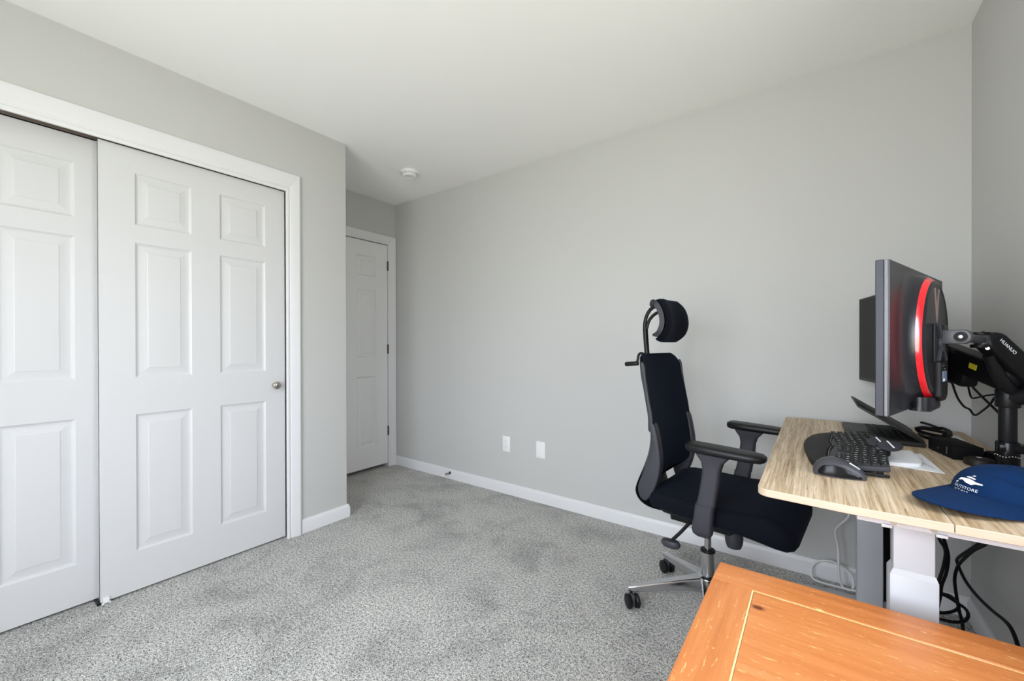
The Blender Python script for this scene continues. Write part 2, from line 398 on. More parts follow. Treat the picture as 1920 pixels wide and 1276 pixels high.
# ------------------------------------------------------------------ six-panel doors
def panel_door(name, xf, y0, y1, z0, z1, cols, rows, thick=0.035, paint=None, relief=1.0):
    """front face at x=xf looking +X; returns the door object with its six raised panels as children"""
    ys = sorted([y0, y1] + [c for p in cols for c in p]); zs = sorted([z0, z1] + [c for p in rows for c in p])
    holes = [(a, b_, c, d) for a, b_ in cols for c, d in rows]
    bm = B(); vd = {}
    def V(y, z):
        k = (round(y, 5), round(z, 5))
        if k not in vd: vd[k] = bm.verts.new((xf, y, z))
        return vd[k]
    for i in range(len(ys)-1):
        for j in range(len(zs)-1):
            cy, cz = (ys[i]+ys[i+1])/2, (zs[j]+zs[j+1])/2
            if any(a < cy < b_ and c < cz < d for a, b_, c, d in holes): continue
            bm.faces.new((V(ys[i], zs[j]), V(ys[i+1], zs[j]), V(ys[i+1], zs[j+1]), V(ys[i], zs[j+1])))
    box(bm, xf-thick, xf-0.012, y0, y1, z0, z1)
    for p, q in (((y0, z0), (y1, z0)), ((y1, z0), (y1, z1)), ((y1, z1), (y0, z1)), ((y0, z1), (y0, z0))):
        bm.faces.new([bm.verts.new(c) for c in ((xf, *p), (xf, *q), (xf-0.012, *q), (xf-0.012, *p))])
    d = struct(name, bm, paint or M_door, ang=20)
    loops = [(0, 0), (0.003, 0.0022), (0.008, 0.0055), (0.013, 0.0068), (0.018, 0.0068), (0.030, 0.0050), (0.043, 0.0030), (0.046, 0.0016), (0.049, 0.0014)]; loops = [(w, dp*relief) for w, dp in loops]
    for a, b_, c, e in holes:
        pb = B()
        rings = [[(xf-dp, a+w, c+w), (xf-dp, b_-w, c+w), (xf-dp, b_-w, e-w), (xf-dp, a+w, e-w)] for w, dp in loops]
        vs = [[pb.verts.new(q) for q in r] for r in rings]
        for r0, r1_ in zip(vs, vs[1:]):
            for i in range(4): pb.faces.new((r0[i], r0[(i+1) % 4], r1_[(i+1) % 4], r1_[i]))
        pb.faces.new(vs[-1])
        obj('panel', pb, paint or M_door, d, world=False, ang=12)
    return d
rows = [(0.187, 0.813), (0.980, 1.597), (1.678, 1.915)]
d1 = panel_door('door_1', XC-0.076, -0.352, 0.432, 0.012, 2.028, [(-0.232, -0.022), (0.101, 0.312)], rows)
d2 = panel_door('door_2', XC-0.022, 0.377, 1.153, 0.010, 2.022, [(0.496, 0.708), (0.829, 1.049)], rows)
bm = B(); lathe(bm, [(0.013, 0), (0.013, 0.012), (0.009, 0.016), (0.010, 0.022), (0.019, 0.028), (0.022, 0.034), (0.020, 0.041), (0.012, 0.046), (0.004, 0.047)], 28, axis((XC-0.022, 1.094, 0.898), (1, 0, 0)))
obj('door_knob', bm, M_nickel, d2, False, label='round brushed nickel knob')
t3 = sempty('trim_3')
bm = B(); box(bm, XC-0.024, XC-0.012, 0.385, 0.405, 0, 0.028, 0.002); box(bm, XC-0.075, XC-0.012, 0.380, 0.410, 0, 0.006, 0.001); obj('floor_guide', bm, M_pwhite, t3, False)
bm = B(); box(bm, XC-0.09, XC-0.02, 0.366, 0.379, 0.0, 0.010); obj('guide_base', bm, M_blk, t3, False)
d3 = panel_door('door_3', XA-0.006, 1.641, 2.395, 0.032, 2.045, [(1.769, 1.958), (2.081, 2.272)], [(0.221, 0.845), (1.018, 1.614), (1.738, 1.917)], paint=M_doorlift, relief=1.7)
for hz in (0.331, 1.086, 1.854):
    bm = B(); cyl(bm, (XA+0.004, 2.3975, hz-0.044), (XA+0.004, 2.3975, hz+0.044), 0.0062, n=14, bev=0.002)
    box(bm, XA-0.004, XA+0.0015, 2.3915, 2.397, hz-0.043, hz+0.043); obj('hinge', bm, M_hinge, d3, False, label='dark bronze hinge')
bm = B(); lathe(bm, [(0.030, 0), (0.030, 0.006), (0.012, 0.010), (0.012, 0.035), (0.026, 0.045), (0.028, 0.055), (0.020, 0.066), (0.006, 0.069)], 24, axis((XA-0.006, 1.70, 0.95), (1, 0, 0)))
obj('door_knob', bm, M_nickel, d3, False, label='round brushed nickel knob')

# ------------------------------------------------------------------ the window that lights the room (right wall, beside the camera)
M_glass = bpy.data.materials.new('window_glass'); M_glass.use_nodes = True; n = M_glass.node_tree; n.nodes.clear()
o_ = n.nodes.new('ShaderNodeOutputMaterial'); tr = n.nodes.new('ShaderNodeBsdfTransparent'); gl = n.nodes.new('ShaderNodeBsdfGlossy'); mi = n.nodes.new('ShaderNodeMixShader')
gl.inputs['Roughness'].default_value = 0.02; mi.inputs[0].default_value = 0.06
n.links.new(tr.outputs[0], mi.inputs[1]); n.links.new(gl.outputs[0], mi.inputs[2]); n.links.new(mi.outputs[0], o_.inputs[0])
def window(nm, y0w, y1w, z0w, z1w, Mw):
    """double-hung pair, built in a wall plane x=0 (room at -x) and moved by Mw"""
    win = sempty(nm); ym = (y0w+y1w)/2; zm = (z0w+z1w)/2
    def put(n_, bm, m, par): bm.transform(Mw); bmesh.ops.recalc_face_normals(bm, faces=bm.faces[:]); return obj(n_, bm, m, par, False)
    bm = B()
    for a, b_, c, d in ((y0w, y1w, z0w, z0w+0.03), (y0w, y1w, z1w-0.03, z1w), (y0w, y0w+0.03, z0w, z1w), (y1w-0.03, y1w, z0w, z1w), (ym-0.04, ym+0.04, z0w, z1w)): box(bm, 0.05, 0.12, a, b_, c, d)
    put('frame', bm, M_trim, win)
    for y0, y1 in ((y0w+0.03, ym-0.04), (ym+0.04, y1w-0.03)):
        for z0, z1, xo in ((z0w+0.03, zm+0.015, 0.07), (zm-0.015, z1w-0.03, 0.095)):
            bm = B()
            for a, b_, c, d in ((y0, y1, z0, z0+0.035), (y0, y1, z1-0.035, z1), (y0, y0+0.03, z0, z1), (y1-0.03, y1, z0, z1)): box(bm, xo-0.012, xo+0.012, a, b_, c, d)
            sa = put('sash', bm, M_trim, win)
            bm = B(); box(bm, xo-0.002, xo+0.002, y0+0.03, y1-0.03, z0+0.035, z1-0.035); put('pane', bm, M_glass, sa)
    bm = B(); box(bm, -0.045, 0.06, y0w-0.06, y1w+0.06, z0w-0.022, z0w, 0.004); put('sill', bm, M_trim, win)
    for a, b_, c, d in ((y0w-0.07, y0w, z0w, z1w+0.07), (y1w, y1w+0.07, z0w, z1w+0.07), (y0w, y1w, z1w, z1w+0.07)):
        bm = B(); box(bm, -0.016, 0, a, b_, c, d, 0.003); put('casing_board', bm, M_trim, win)
window('window_1', WY0, WY1, WZ0, WZ1, Matrix.Translation((XR, 0, 0)))
window('window_2', -VX1, -VX0, VZ0, VZ1, Matrix(((0, -1, 0, 0), (-1, 0, 0, YR), (0, 0, 1, 0), (0, 0, 0, 1))))

# ------------------------------------------------------------------ small wall and ceiling fittings
sd = thing('smoke_detector', 'round white smoke detector on the ceiling near the alcove', 'smoke detector', (-2.485, 2.066, H))
bm = B(); lathe(bm, [(0.068, 0), (0.068, -0.010), (0.066, -0.012)], 40); obj('mounting_base', bm, M_pwhite, sd, False)
bm = B(); lathe(bm, [(0.062, -0.012), (0.062, -0.020), (0.058, -0.022), (0.058, -0.026), (0.052, -0.034), (0.038, -0.038), (0.034, -0.0355), (0.02, -0.0365), (0.005, -0.0365)], 40); obj('cover', bm, M_pwhite, sd, False)
bm = B()
for k in range(24):
    a = 2*PI*k/24; box(bm, -0.004, 0.004, 0.0575, 0.0605, -0.026, -0.021, M=Matrix.Rotation(a, 4, 'Z'))
obj('vent_slot', bm, M_slot, sd, False)['kind'] = 'stuff'

ol = thing('wall_outlet', 'white duplex outlet plate on the back wall, nearer the alcove', 'outlet', (-1.883, YB, 0.376))
bm = B(); box(bm, -0.036, 0.036, -0.006, 0, -0.058, 0.058, 0.003); obj('cover_plate', bm, M_pwhite, ol, False)
for dz in (-0.0215, 0.0215):
    bm = B(); prism(bm, [(0.0165*max(-1, min(1, 1.25*math.cos(2*PI*i/28))), 0.0145*math.sin(2*PI*i/28)*1.0) for i in range(28)], lambda u, v, d: (u, d, v+dz), -0.0082, -0.005, 0.0008); rc = obj('receptacle', bm, M_pwhite, ol, False)
    bm = B()
    for sxx in (-0.0065, 0.0065): box(bm, sxx-0.001, sxx+0.001, -0.0086, -0.008, dz-0.001, dz+0.007)
    cyl(bm, (0, -0.0080, dz-0.007), (0, -0.0086, dz-0.007), 0.0022, n=10); obj('slot', bm, M_slot, rc, False)
bm = B(); cyl(bm, (0, -0.0055, 0), (0, -0.0075, 0), 0.003, n=12); obj('screw', bm, M_silver, ol, False)
bp_ = thing('blank_wall_plate', 'plain white blank plate on the back wall beside the outlet', 'wall plate', (-1.576, YB, 0.376))
bm = B(); box(bm, -0.038, 0.038, -0.006, 0, -0.059, 0.059, 0.003); obj('cover_plate', bm, M_pwhite, bp_, False)
for dz in (-0.042, 0.042):
    bm = B(); cyl(bm, (0, -0.0055, dz), (0, -0.0072, dz), 0.003, n=12); obj('screw', bm, M_pwhite, bp_, False)

ds = thing('door_stop', 'spring door stop with white tip screwed to the back baseboard', 'door stop', (-2.470, YB-0.013, 0.052))
bm = B(); cyl(bm, (0, 0, 0), (0, -0.012, 0), 0.012, 0.009, n=16); obj('base', bm, M_hinge, ds, False)
bm = B(); tube(bm, [(0.0065*math.cos(i*0.8), -0.010-0.055*i/70, 0.0065*math.sin(i*0.8)) for i in range(71)], 0.0016, 5, smooth=False); obj('spring', bm, M_nickel, ds, False)
bm = B(); cyl(bm, (0, -0.064, 0), (0, -0.080, 0), 0.0085, 0.0075, n=16, bev=0.002); obj('tip', bm, M_pwhite, ds, False)

# ================================================================== STANDING DESK
DZ, DX0, DX1, DY0, DY1, DS = 0.77, -0.118, 0.482, 1.176, 2.430, 0.2215
dk = thing('standing_desk', 'oak-look standing desk with white metal legs in the corner', 'desk', (0.18, 1.80, 0))
def arc(cx, cy, r, a0, a1, k=6): return [(cx+r*math.cos(rad(a0+(a1-a0)*i/k)), cy+r*math.sin(rad(a0+(a1-a0)*i/k))) for i in range(k+1)]
def board(poly, nm):
    bm = B(); prism(bm, poly, lambda u, v, d: (u, v, d), DZ-0.018, DZ, 0.0012, 1)
    o = obj(nm, bm, [M_oak, M_edge], dk)
    for p in o.data.polygons:
        if abs(p.normal.z) < 0.8: p.material_index = 1
    return o
board([*arc(DX0+0.03, DY0+0.012+0.03, 0.03, 180, 262), (0.06, DY0), (DS, DY0), (DS, DY1), *arc(DX0+0.03, DY1-0.03, 0.03, 90, 180)], 'tabletop_board')
board([(DS+0.0015, DY0), *arc(DX1-0.03, DY0+0.03, 0.03, 270, 360), *arc(DX1-0.03, DY1-0.03, 0.03, 0, 90), (DS+0.0015, DY1)], 'tabletop_board')
for yb in (1.208, 2.33):
    bm = B(); box(bm, 0.075, 0.45, yb, yb+0.07, DZ-0.037, DZ-0.018, 0.002); obj('support_bracket', bm, M_white, dk)
for pu, pv in ((1676, 981), (1752, 995)):
    q = ony(pu, pv, DY0); bm = B(); cyl(bm, (q.x, DY0+0.0005, DZ-0.0195), (q.x, DY0+0.006, DZ-0.0195), 0.0050, n=16); obj('cam_screw', bm, M_tag, dk)
for pu, pv in ((1663, 989), (1767, 1011)):
    q = ony(pu, pv, 1.203)
    bm = B(); box(bm, q.x-0.009, q.x+0.009, 1.203, 1.209, DZ-0.041, DZ-0.034, 0.0015); obj('bracket_tab', bm, M_white, dk)
for y0, xf in ((1.300, 1), (2.250, 0)):
    lg = B(); box(lg, 0.140, 0.2225, y0, y0+0.060, 0.03, 0.592, 0.003)
    loft(lg, [[(0.1405, y0+.0005, z0), (0.222, y0+.0005, z0), (0.222, y0+0.0595, z0), (0.1405, y0+0.0595, z0)] if i == 0 else [(0.1465, y0+0.006, z0), (0.2175, y0+0.006, z0), (0.2175, y0+0.054, z0), (0.1465, y0+0.054, z0)] for i, z0 in enumerate((0.5915, 0.604))])
    o = obj('leg', lg, M_white, dk)
    bm = B(); box(bm, 0.1468, 0.2172, y0+0.0065, y0+0.0535, 0.595, DZ-0.037, 0.003); obj('inner_column', bm, M_white, o)
    bm = B(); yf = y0-0.015
    prism(bm, [(-0.11, 0.0), (0.46, 0.0), (0.46, 0.012), (0.30, 0.035), (0.06, 0.035), (-0.11, 0.014)], lambda u, v, d: (u, d, v), yf, yf+0.09, 0.003); obj('foot', bm, M_white, dk)
for xx in (0.150, 0.196):
    bm = B(); box(bm, xx, xx+0.018, 1.36, 2.25, DZ-0.075, DZ-0.043, 0.002); obj('crossbar', bm, M_white, dk)

# ================================================================== PINE TABLE (foreground)
TZ, TX0, TX1, TY0, TY1 = 0.55, -0.2065, 0.470, 0.22, 1.211
pt = thing('pine_table', 'worn orange pine table with pale grooves in front of desk', 'table', (0.13, 0.70, 0))
XL, YL = -0.117, 1.113; XRr, YF = 0.381, 0.318
gw = 0.0034
def slab(nm, x0, x1, y0, y1, m, z0=TZ-0.026, z1=TZ, bev=0.0012):
    bm = B(); box(bm, x0, x1, y0, y1, z0, z1, bev, 1)
    return obj(nm, bm, m, pt)
slab('frame_rail', TX0, TX1, YL+gw, TY1, M_pineX, bev=0.003); slab('frame_rail', TX0, TX1, TY0, YF-gw, M_pineX, bev=0.003)
slab('frame_rail', TX0, XL-gw, YF-gw+.0004, YL+gw-.0004, M_pineY); slab('frame_rail', XRr+gw, TX1, YF-gw+.0004, YL+gw-.0004, M_pineY)
pb_y = [YF, 0.52, 0.72, 0.92, YL]
slab('top_panel', XL, XRr, YF, YL, M_pineX, TZ-0.022, TZ-0.0006)
bm = B()
for a, b_, c, d in ((XL-gw, XL, YF-gw, YL+gw), (XRr, XRr+gw, YF-gw, YL+gw), (XL, XRr, YL, YL+gw), (XL, XRr, YF-gw, YF)): box(bm, a, b_, c, d, TZ-0.02, TZ-0.0012)
obj('groove_line', bm, M_groove, pt, label='pale yellow groove line')
for y_ in (TY1-0.055, TY0+0.035): slab('apron', TX0+0.09, TX1-0.09, y_, y_+0.02, M_pineX, TZ-0.10, TZ-0.026)
for x__ in (TX0+0.035, TX1-0.055): slab('apron', x__, x__+0.02, TY0+0.09, TY1-0.09, M_pineY, TZ-0.10, TZ-0.026)
for xx in (TX0+0.03, TX1-0.09):
    for yy in (TY0+0.03, TY1-0.09):
        bm = B(); box(bm, xx, xx+0.06, yy, yy+0.06, 0, TZ-0.026, 0.004); obj('leg', bm, M_pineY, pt)

# ================================================================== OFFICE CHAIR (local axes: x forward, y sitter's left, z up)
ch = thing('office_chair', 'black ergonomic office chair with headrest, pulled up to the desk', 'chair', (-0.366, 1.888, 0), rad(-5.6))
def part(nm, bm, m, par=None, label=None, ang=38): return obj(nm, bm, m, par or ch, False, label, ang)
def lerp(tab, x):
    for (x0, y0), (x1, y1) in zip(tab, tab[1:]):
        if x <= x1: f = (x-x0)/(x1-x0); f = max(0, f); f = f*f*(3-2*f)*0.35+f*0.65; return y0+(y1-y0)*f
    return tab[-1][1]
# seat cushion
bm = B(); rings = []
for s, w, zt, zb in ((-0.168, 0.185, 0.522, 0.474), (-0.163, 0.208, 0.529, 0.467), (-0.150, 0.224, 0.534, 0.464), (-0.12, 0.232, 0.5375, 0.466), (-0.06, 0.242, 0.537, 0.463), (0.02, 0.246, 0.534, 0.460), (0.10, 0.247, 0.531, 0.458),
                     (0.18, 0.247, 0.537, 0.452), (0.24, 0.245, 0.541, 0.444), (0.28, 0.240, 0.533, 0.436), (0.31, 0.230, 0.517, 0.431), (0.330, 0.212, 0.498, 0.434), (0.340, 0.185, 0.482, 0.446)):
    rings.append([(s, t_, z_) for t_, z_ in rrect(w, zt, zb, 0.026)])
loft(bm, rings); part('seat', bm, M_seat, ang=60)
bm = B(); loft(bm, [[(s, t_, z_) for t_, z_ in rrect(w, 0.466, 0.448, 0.008, 3)] for s, w in ((-0.15, 0.16), (-0.11, 0.20), (0.0, 0.215), (0.16, 0.21), (0.24, 0.18))]); part('seat_pan', bm, M_blk)
# back cushion
ST = [(0.57, -0.125), (0.60, -0.118), (0.666, -0.114), (0.751, -0.125), (0.856, -0.147), (1.007, -0.176), (1.090, -0.186)]
def half(z, z0, z1, Wd, r):
    d = min(z-z0, z1-z)
    return Wd if d >= r else Wd-r+math.sqrt(max(0, r*r-(r-d)**2))
def back_loft(bm, z0, z1, Wd, r, ds0, th, bow, n=12, m=34):
    rings = []
    for i in range(m+1):
        f = i/m; f = 0.5-0.5*math.cos(PI*f); z = z0+(z1-z0)*f; w = half(z, z0, z1, Wd, r)
        fr = []; bk = []
        for j in range(n+1):
            t_ = -w+2*w*j/n; s = lerp(ST, z)-bow*(1-(t_/Wd)**2)-ds0
            e = max(0, 1-abs(t_/w)**6); ee = min(1, min(z-z0, z1-z)/0.012+0.25)
            fr.append((s-(1-e)*th*0.35, t_, z)); bk.append((s-th*(0.55+0.45*e)*ee, t_, z))
        rings.append(fr+bk[::-1])
    loft(bm, rings)
bm = B(); back_loft(bm, 0.575, 1.087, 0.206, 0.075, 0.0, 0.022, 0.040); bc = part('backrest', bm, M_mesh, ang=60)
bm = B(); back_loft(bm, 0.590, 1.083, 0.213, 0.078, 0.014, 0.016, 0.042); part('back_shell', bm, M_blk2, ang=60)
# side cheeks of the lower back frame
cheek = [(-0.165, 0.800), (-0.143, 0.800), (-0.128, 0.745), (-0.117, 0.666), (-0.121, 0.605), (-0.140, 0.540), (-0.168, 0.492), (-0.186, 0.484), (-0.204, 0.497), (-0.212, 0.535), (-0.190, 0.600), (-0.163, 0.680), (-0.155, 0.745)]
def smooth_poly(p, k=4):
    q = p[-1:]+p+p[:2]; o = []
    for i in range(1, len(q)-2):
        a, b_, c, d = (Vector((*q[i+j], 0)) for j in (-1, 0, 1, 2))
        for s in range(k):
            t = s/k; v = 0.5*((2*b_)+(-a+c)*t+(2*a-5*b_+4*c-d)*t*t+(-a+3*b_-3*c+d)*t**3); o.append((v.x, v.y))
    return o
for sg in (-1, 1):
    bm = B(); prism(bm, smooth_poly(cheek), lambda u, v, d: (u, sg*d, v), 0.176, 0.217, 0.006, 3); part('side_cheek', bm, M_blk2)
    bm = B(); prism(bm, smooth_poly([(-0.150, 0.775), (-0.150, 0.83), (-0.163, 0.90), (-0.176, 0.98), (-0.184, 1.04), (-0.196, 1.055), (-0.199, 1.03), (-0.192, 0.98), (-0.180, 0.90), (-0.168, 0.83), (-0.166, 0.775)]), lambda u, v, d: (u, sg*d, v), 0.205, 0.2165, 0.003, 2); part('side_rail', bm, M_blk2)
# spine plate curving under the seat
bm = B(); rings = []
SP = [(-0.160, 0.790, 0.196, .046), (-0.160, 0.730, 0.194, .046), (-0.172, 0.670, 0.188, .042), (-0.198, 0.610, 0.178, .030), (-0.232, 0.550, 0.160, .012), (-0.244, 0.500, 0.166, .003), (-0.226, 0.462, 0.165, 0), (-0.182, 0.443, 0.165, 0), (-0.12, 0.438, 0.15, 0), (-0.05, 0.438, 0.11, 0)]
P = spline([(s_, w, z) for s_, z, w, q in SP], 4); Q = spline([(q, 0, 0) for _, _, _, q in SP], 4)
for i, p in enumerate(P):
    d = P[min(i+1, len(P)-1)]-P[max(i-1, 0)]; nx, nz = -d.z, d.x; L = math.hypot(nx, nz); nx, nz = nx/L, nz/L; th = 0.007; w = p.y; bw = Q[i].x
    if nx < 0: nx, nz = -nx, -nz
    ts = [-1+2*k/12 for k in range(13)]
    rings.append([(p.x-bw*(1-t_*t_)+nx*th*(1-abs(t_)**9*.8), t_*w, p.z+nz*th*(1-abs(t_)**9*.8)) for t_ in ts] + [(p.x-bw*(1-t_*t_)-nx*th*(1-abs(t_)**9*.8), t_*w, p.z-nz*th*(1-abs(t_)**9*.8)) for t_ in reversed(ts)])
loft(bm, rings); part('back_spine', bm, M_blk, ang=60)
bm = B(); prism(bm, [(-0.13, 0.375), (0.10, 0.372), (0.13, 0.395), (0.12, 0.449), (-0.14, 0.449)], lambda u, v, d: (u, d, v), -0.075, 0.075, 0.008); part('tilt_mechanism', bm, M_blk)
bm = B(); lathe(bm, [(0.026, 0), (0.032, 0.018), (0.034, 0.040), (0.030, 0.066), (0.022, 0.090)], 24, Matrix.Translation((0.100, 0, 0.305))); part('tension_knob', bm, M_blk2)
# height lever
lv = None
bm = B(); tube(bm, [(0.02, -0.07, 0.445), (-0.005, -0.16, 0.438), (-0.045, -0.195, 0.385), (-0.078, -0.20, 0.345)], 0.0065, 8); lv = part('height_lever', bm, M_blk)
bm = B(); loft(bm, [[(-0.080+0.038*a*math.cos(2*PI*i/20), -0.20+0.020*a*math.sin(2*PI*i/20), z) for i in range(20)] for a, z in ((0.4, 0.350), (0.85, 0.346), (1.0, 0.338), (1.0, 0.328), (0.8, 0.320), (0.4, 0.318))]); part('lever_paddle', bm, M_blk2, lv)
# armrests
for sg in (-1, 1):
    ar = B()
    rings = []
    for s, w, dz in ((0.008, 0.020, 0.006), (0.014, 0.032, 0.002), (0.03, 0.040, 0), (0.09, 0.044, 0), (0.16, 0.044, 0), (0.22, 0.041, 0), (0.25, 0.034, 0.001), (0.262, 0.022, 0.006)):
        zt = 0.769-0.010*(s-0.02)/0.24; rings.append([(s, sg*0.272+t_, z_) for t_, z_ in rrect(w, zt-dz, 0.738-0.006*(s-0.02)/0.24+dz, 0.012, 4)])
    loft(ar, rings); a = part('armrest', ar, M_blk, ang=50)
    bm = B(); rings = []
    for s0, s1, z, th in ((0.040, 0.160, 0.738, 0.026), (0.047, 0.150, 0.725, 0.026), (0.060, 0.132, 0.705, 0.022), (0.064, 0.124, 0.680, 0.021), (0.060, 0.121, 0.64, 0.021), (0.050, 0.112, 0.58, 0.021), (0.043, 0.107, 0.548, 0.021)):
        rings.append([(((s0+s1)/2+u), sg*0.268+t_, z) for u, t_ in rrect((s1-s0)/2, th, -th, 0.012, 4)])
    loft(bm, rings); part('arm_post', bm, M_blk2, a)
    bm = B(); rings = []
    for s0, s1, z, th in ((0.040, 0.104, 0.548, 0.023), (0.034, 0.100, 0.50, 0.023), (0.027, 0.096, 0.455, 0.023), (0.030, 0.094, 0.440, 0.020), (0.040, 0.086, 0.430, 0.012)):
        rings.append([(((s0+s1)/2+u), sg*0.268+t_, z) for u, t_ in rrect((s1-s0)/2, th, -th, 0.012, 4)])
    loft(bm, rings); box(bm, 0.035, 0.085, min(sg*0.06, sg*0.26), max(sg*0.06, sg*0.26), 0.437, 0.452, 0.004); part('arm_bracket', bm, M_blk2, a)
# headrest
bm = B(); tube(bm, [(-0.243, 0, 0.99), (-0.262, 0, 1.06), (-0.270, 0, 1.14), (-0.274, 0, 1.205)], 0.0115, 10); hp = part('headrest_stem', bm, M_blk)
bm = B(); tube(bm, [(-0.277, 0, 1.19), (-0.276, 0, 1.225), (-0.266, 0, 1.262), (-0.243, 0, 1.293), (-0.205, 0, 1.305)], 0.0085, 8)
tube(bm, [(-0.267, 0, 1.20), (-0.258, 0, 1.232), (-0.240, 0, 1.256), (-0.215, 0, 1.272), (-0.180, 0, 1.280)], 0.0075, 8); part('headrest_fork', bm, M_blk, hp)
HS = [(-0.197, 1.302), (-0.176, 1.312), (-0.156, 1.292), (-0.142, 1.262), (-0.136, 1.228), (-0.140, 1.198), (-0.154, 1.172), (-0.176, 1.158)]
def head_loft(bm, off, th, hw, n=14, bow=0.03, shrink=0, edge=0.15):
    C = spline([(s, 0, z) for s, z in HS[shrink:]], 3); L = len(C); rings = []
    for i, p in enumerate(C):
        d = C[min(i+1, L-1)]-C[max(i-1, 0)]; nx, nz = -d.z, d.x; q = math.hypot(nx, nz); nx, nz = nx/q, nz/q
        if nx < 0 and nz < 0: nx, nz = -nx, -nz
        e = min(1, min(i, L-1-i)/3+0.35); fr = []; bk = []
        w = hw*(0.86+0.14*min(1, min(i, L-1-i)/4))
        for j in range(n+1):
            t_ = -w+2*w*j/n; b2 = -bow*(1-(t_/hw)**2); ed = max(edge, 1-abs(t_/w)**8)
            fr.append((p.x+nx*(off+th*e*ed)+b2, t_, p.z+nz*(off+th*e*ed))); bk.append((p.x+nx*off+b2, t_, p.z+nz*off))
        rings.append(fr+bk[::-1])
    loft(bm, rings)
bm = B(); head_loft(bm, 0.006, 0.030, 0.124, shrink=1, edge=0.35); part('headrest_pad', bm, M_seat, hp, ang=60)
bm = B(); head_loft(bm, -0.014, 0.024, 0.140, edge=0.9); part('headrest_shell', bm, M_blk2, hp, ang=60)
# coat hook / crank on the back top
bm = B(); tube(bm, [(-0.262, 0, 1.075), (-0.292, 0, 1.085), (-0.306, 0, 1.078), (-0.313, 0, 1.050), (-0.322, 0, 1.036)], 0.006, 8)
cyl(bm, (-0.308, 0, 1.038), (-0.374, 0, 1.032), 0.0105, n=14, bev=0.003); part('crank_handle', bm, M_blk, hp)
# gas lift and base
bm = B(); cyl(bm, (0, 0, 0.14), (0, 0, 0.255), 0.0255, n=28); part('gas_cylinder', bm, M_chrome)
bm = B(); cyl(bm, (0, 0, 0.253), (0, 0, 0.264), 0.029, n=28, bev=0.003); part('collar', bm, M_blk)
bm = B(); cyl(bm, (0, 0, 0.26), (0, 0, 0.38), 0.0135, n=20); part('piston', bm, M_chrome)
bm = B(); lathe(bm, [(0.040, 0.088), (0.047, 0.092), (0.047, 0.138), (0.042, 0.150), (0.030, 0.156)], 10); part('hub', bm, M_chrome)
for k in range(5):
    a = rad(210+72*k+5.6); Mz = Matrix.Rotation(a, 4, 'Z')
    bm = B(); loft(bm, [[(r, t_, z_) for t_, z_ in rrect(w, zt, zb, 0.006, 3)] for r, w, zt, zb in ((0.03, 0.026, 0.150, 0.092), (0.10, 0.022, 0.137, 0.090), (0.20, 0.018, 0.116, 0.080), (0.285, 0.015, 0.098, 0.070), (0.315, 0.014, 0.093, 0.069), (0.328, 0.010, 0.089, 0.070))], M=Mz)
    lg = part('leg', bm, M_chrome)
    cs = rad([-40, 18, 110, 30, -34][k])
    Mc = Mz @ Matrix.Translation((0.315, 0, 0)) @ Matrix.Rotation(cs-a, 4, 'Z')
    bm = B(); bmesh_c = Mc
    for sgn in (-1, 1):
        lathe(bm, [(0.012, 0), (0.027, 0.001), (0.030, 0.005), (0.030, 0.014), (0.026, 0.017), (0.010, 0.018)], 24, Mc @ axis((0.010, sgn*0.009, 0.030), (0, sgn, 0)))
    cyl(bm, tuple(Mc @ Vector((0, 0, 0.030))), tuple(Mc @ Vector((0, 0, 0.072))), 0.006, n=10)
    w_ = part('caster', bm, M_blk, lg)
    bm = B(); box(bm, -0.012, 0.026, -0.008, 0.008, 0.012, 0.060, 0.005, M=Mc); part('caster_hood', bm, M_armgrey, lg)

# ================================================================== MONITORS (local: x along the panel, y out of the screen, z up)
def monitor(name, label, loc, rot, zc, W2, H2, detailed):
    m = thing(name, label, 'monitor', (loc[0], loc[1], zc), rot)
    bm = B(); box(bm, -W2, W2, 0.0070, 0.0225, -H2, H2, 0.0015, 1); obj('screen_bezel', bm, M_bezel if detailed else M_blk, m, False)
    bm = B(); box(bm, -W2+0.006, W2-0.006, 0.0220, 0.0232, -H2+0.012, H2-0.006); obj('screen', bm, M_screen, m, False)
    bm = B(); box(bm, -W2, W2, 0.0, 0.0070, -H2, H2, 0.0015, 1); obj('edge_band', bm, M_bezel2 if detailed else M_blk, m, False)
    return m
m1 = monitor('gaming_monitor', 'black monitor with red ring, seen from behind, turned toward the chair', (0.225, 1.555), rad(72), 1.1425, 0.296, 0.1815, True)
RS, RX = 0.925, -0.014
TB = Matrix.Translation((RX, 0, 0)) @ Matrix.Rotation(rad(90), 4, 'X') @ Matrix.Diagonal((RS, RS, 0.90, 1))                       # local +Z -> -Y (out of the back)
def ob1(nm, bm, m, par=None, **k): return obj(nm, bm, m, par or m1, False, **k)
bm = B(); box(bm, -0.295, 0.295, -0.003, 0.001, -0.1805, 0.1805, 0.001, 1)
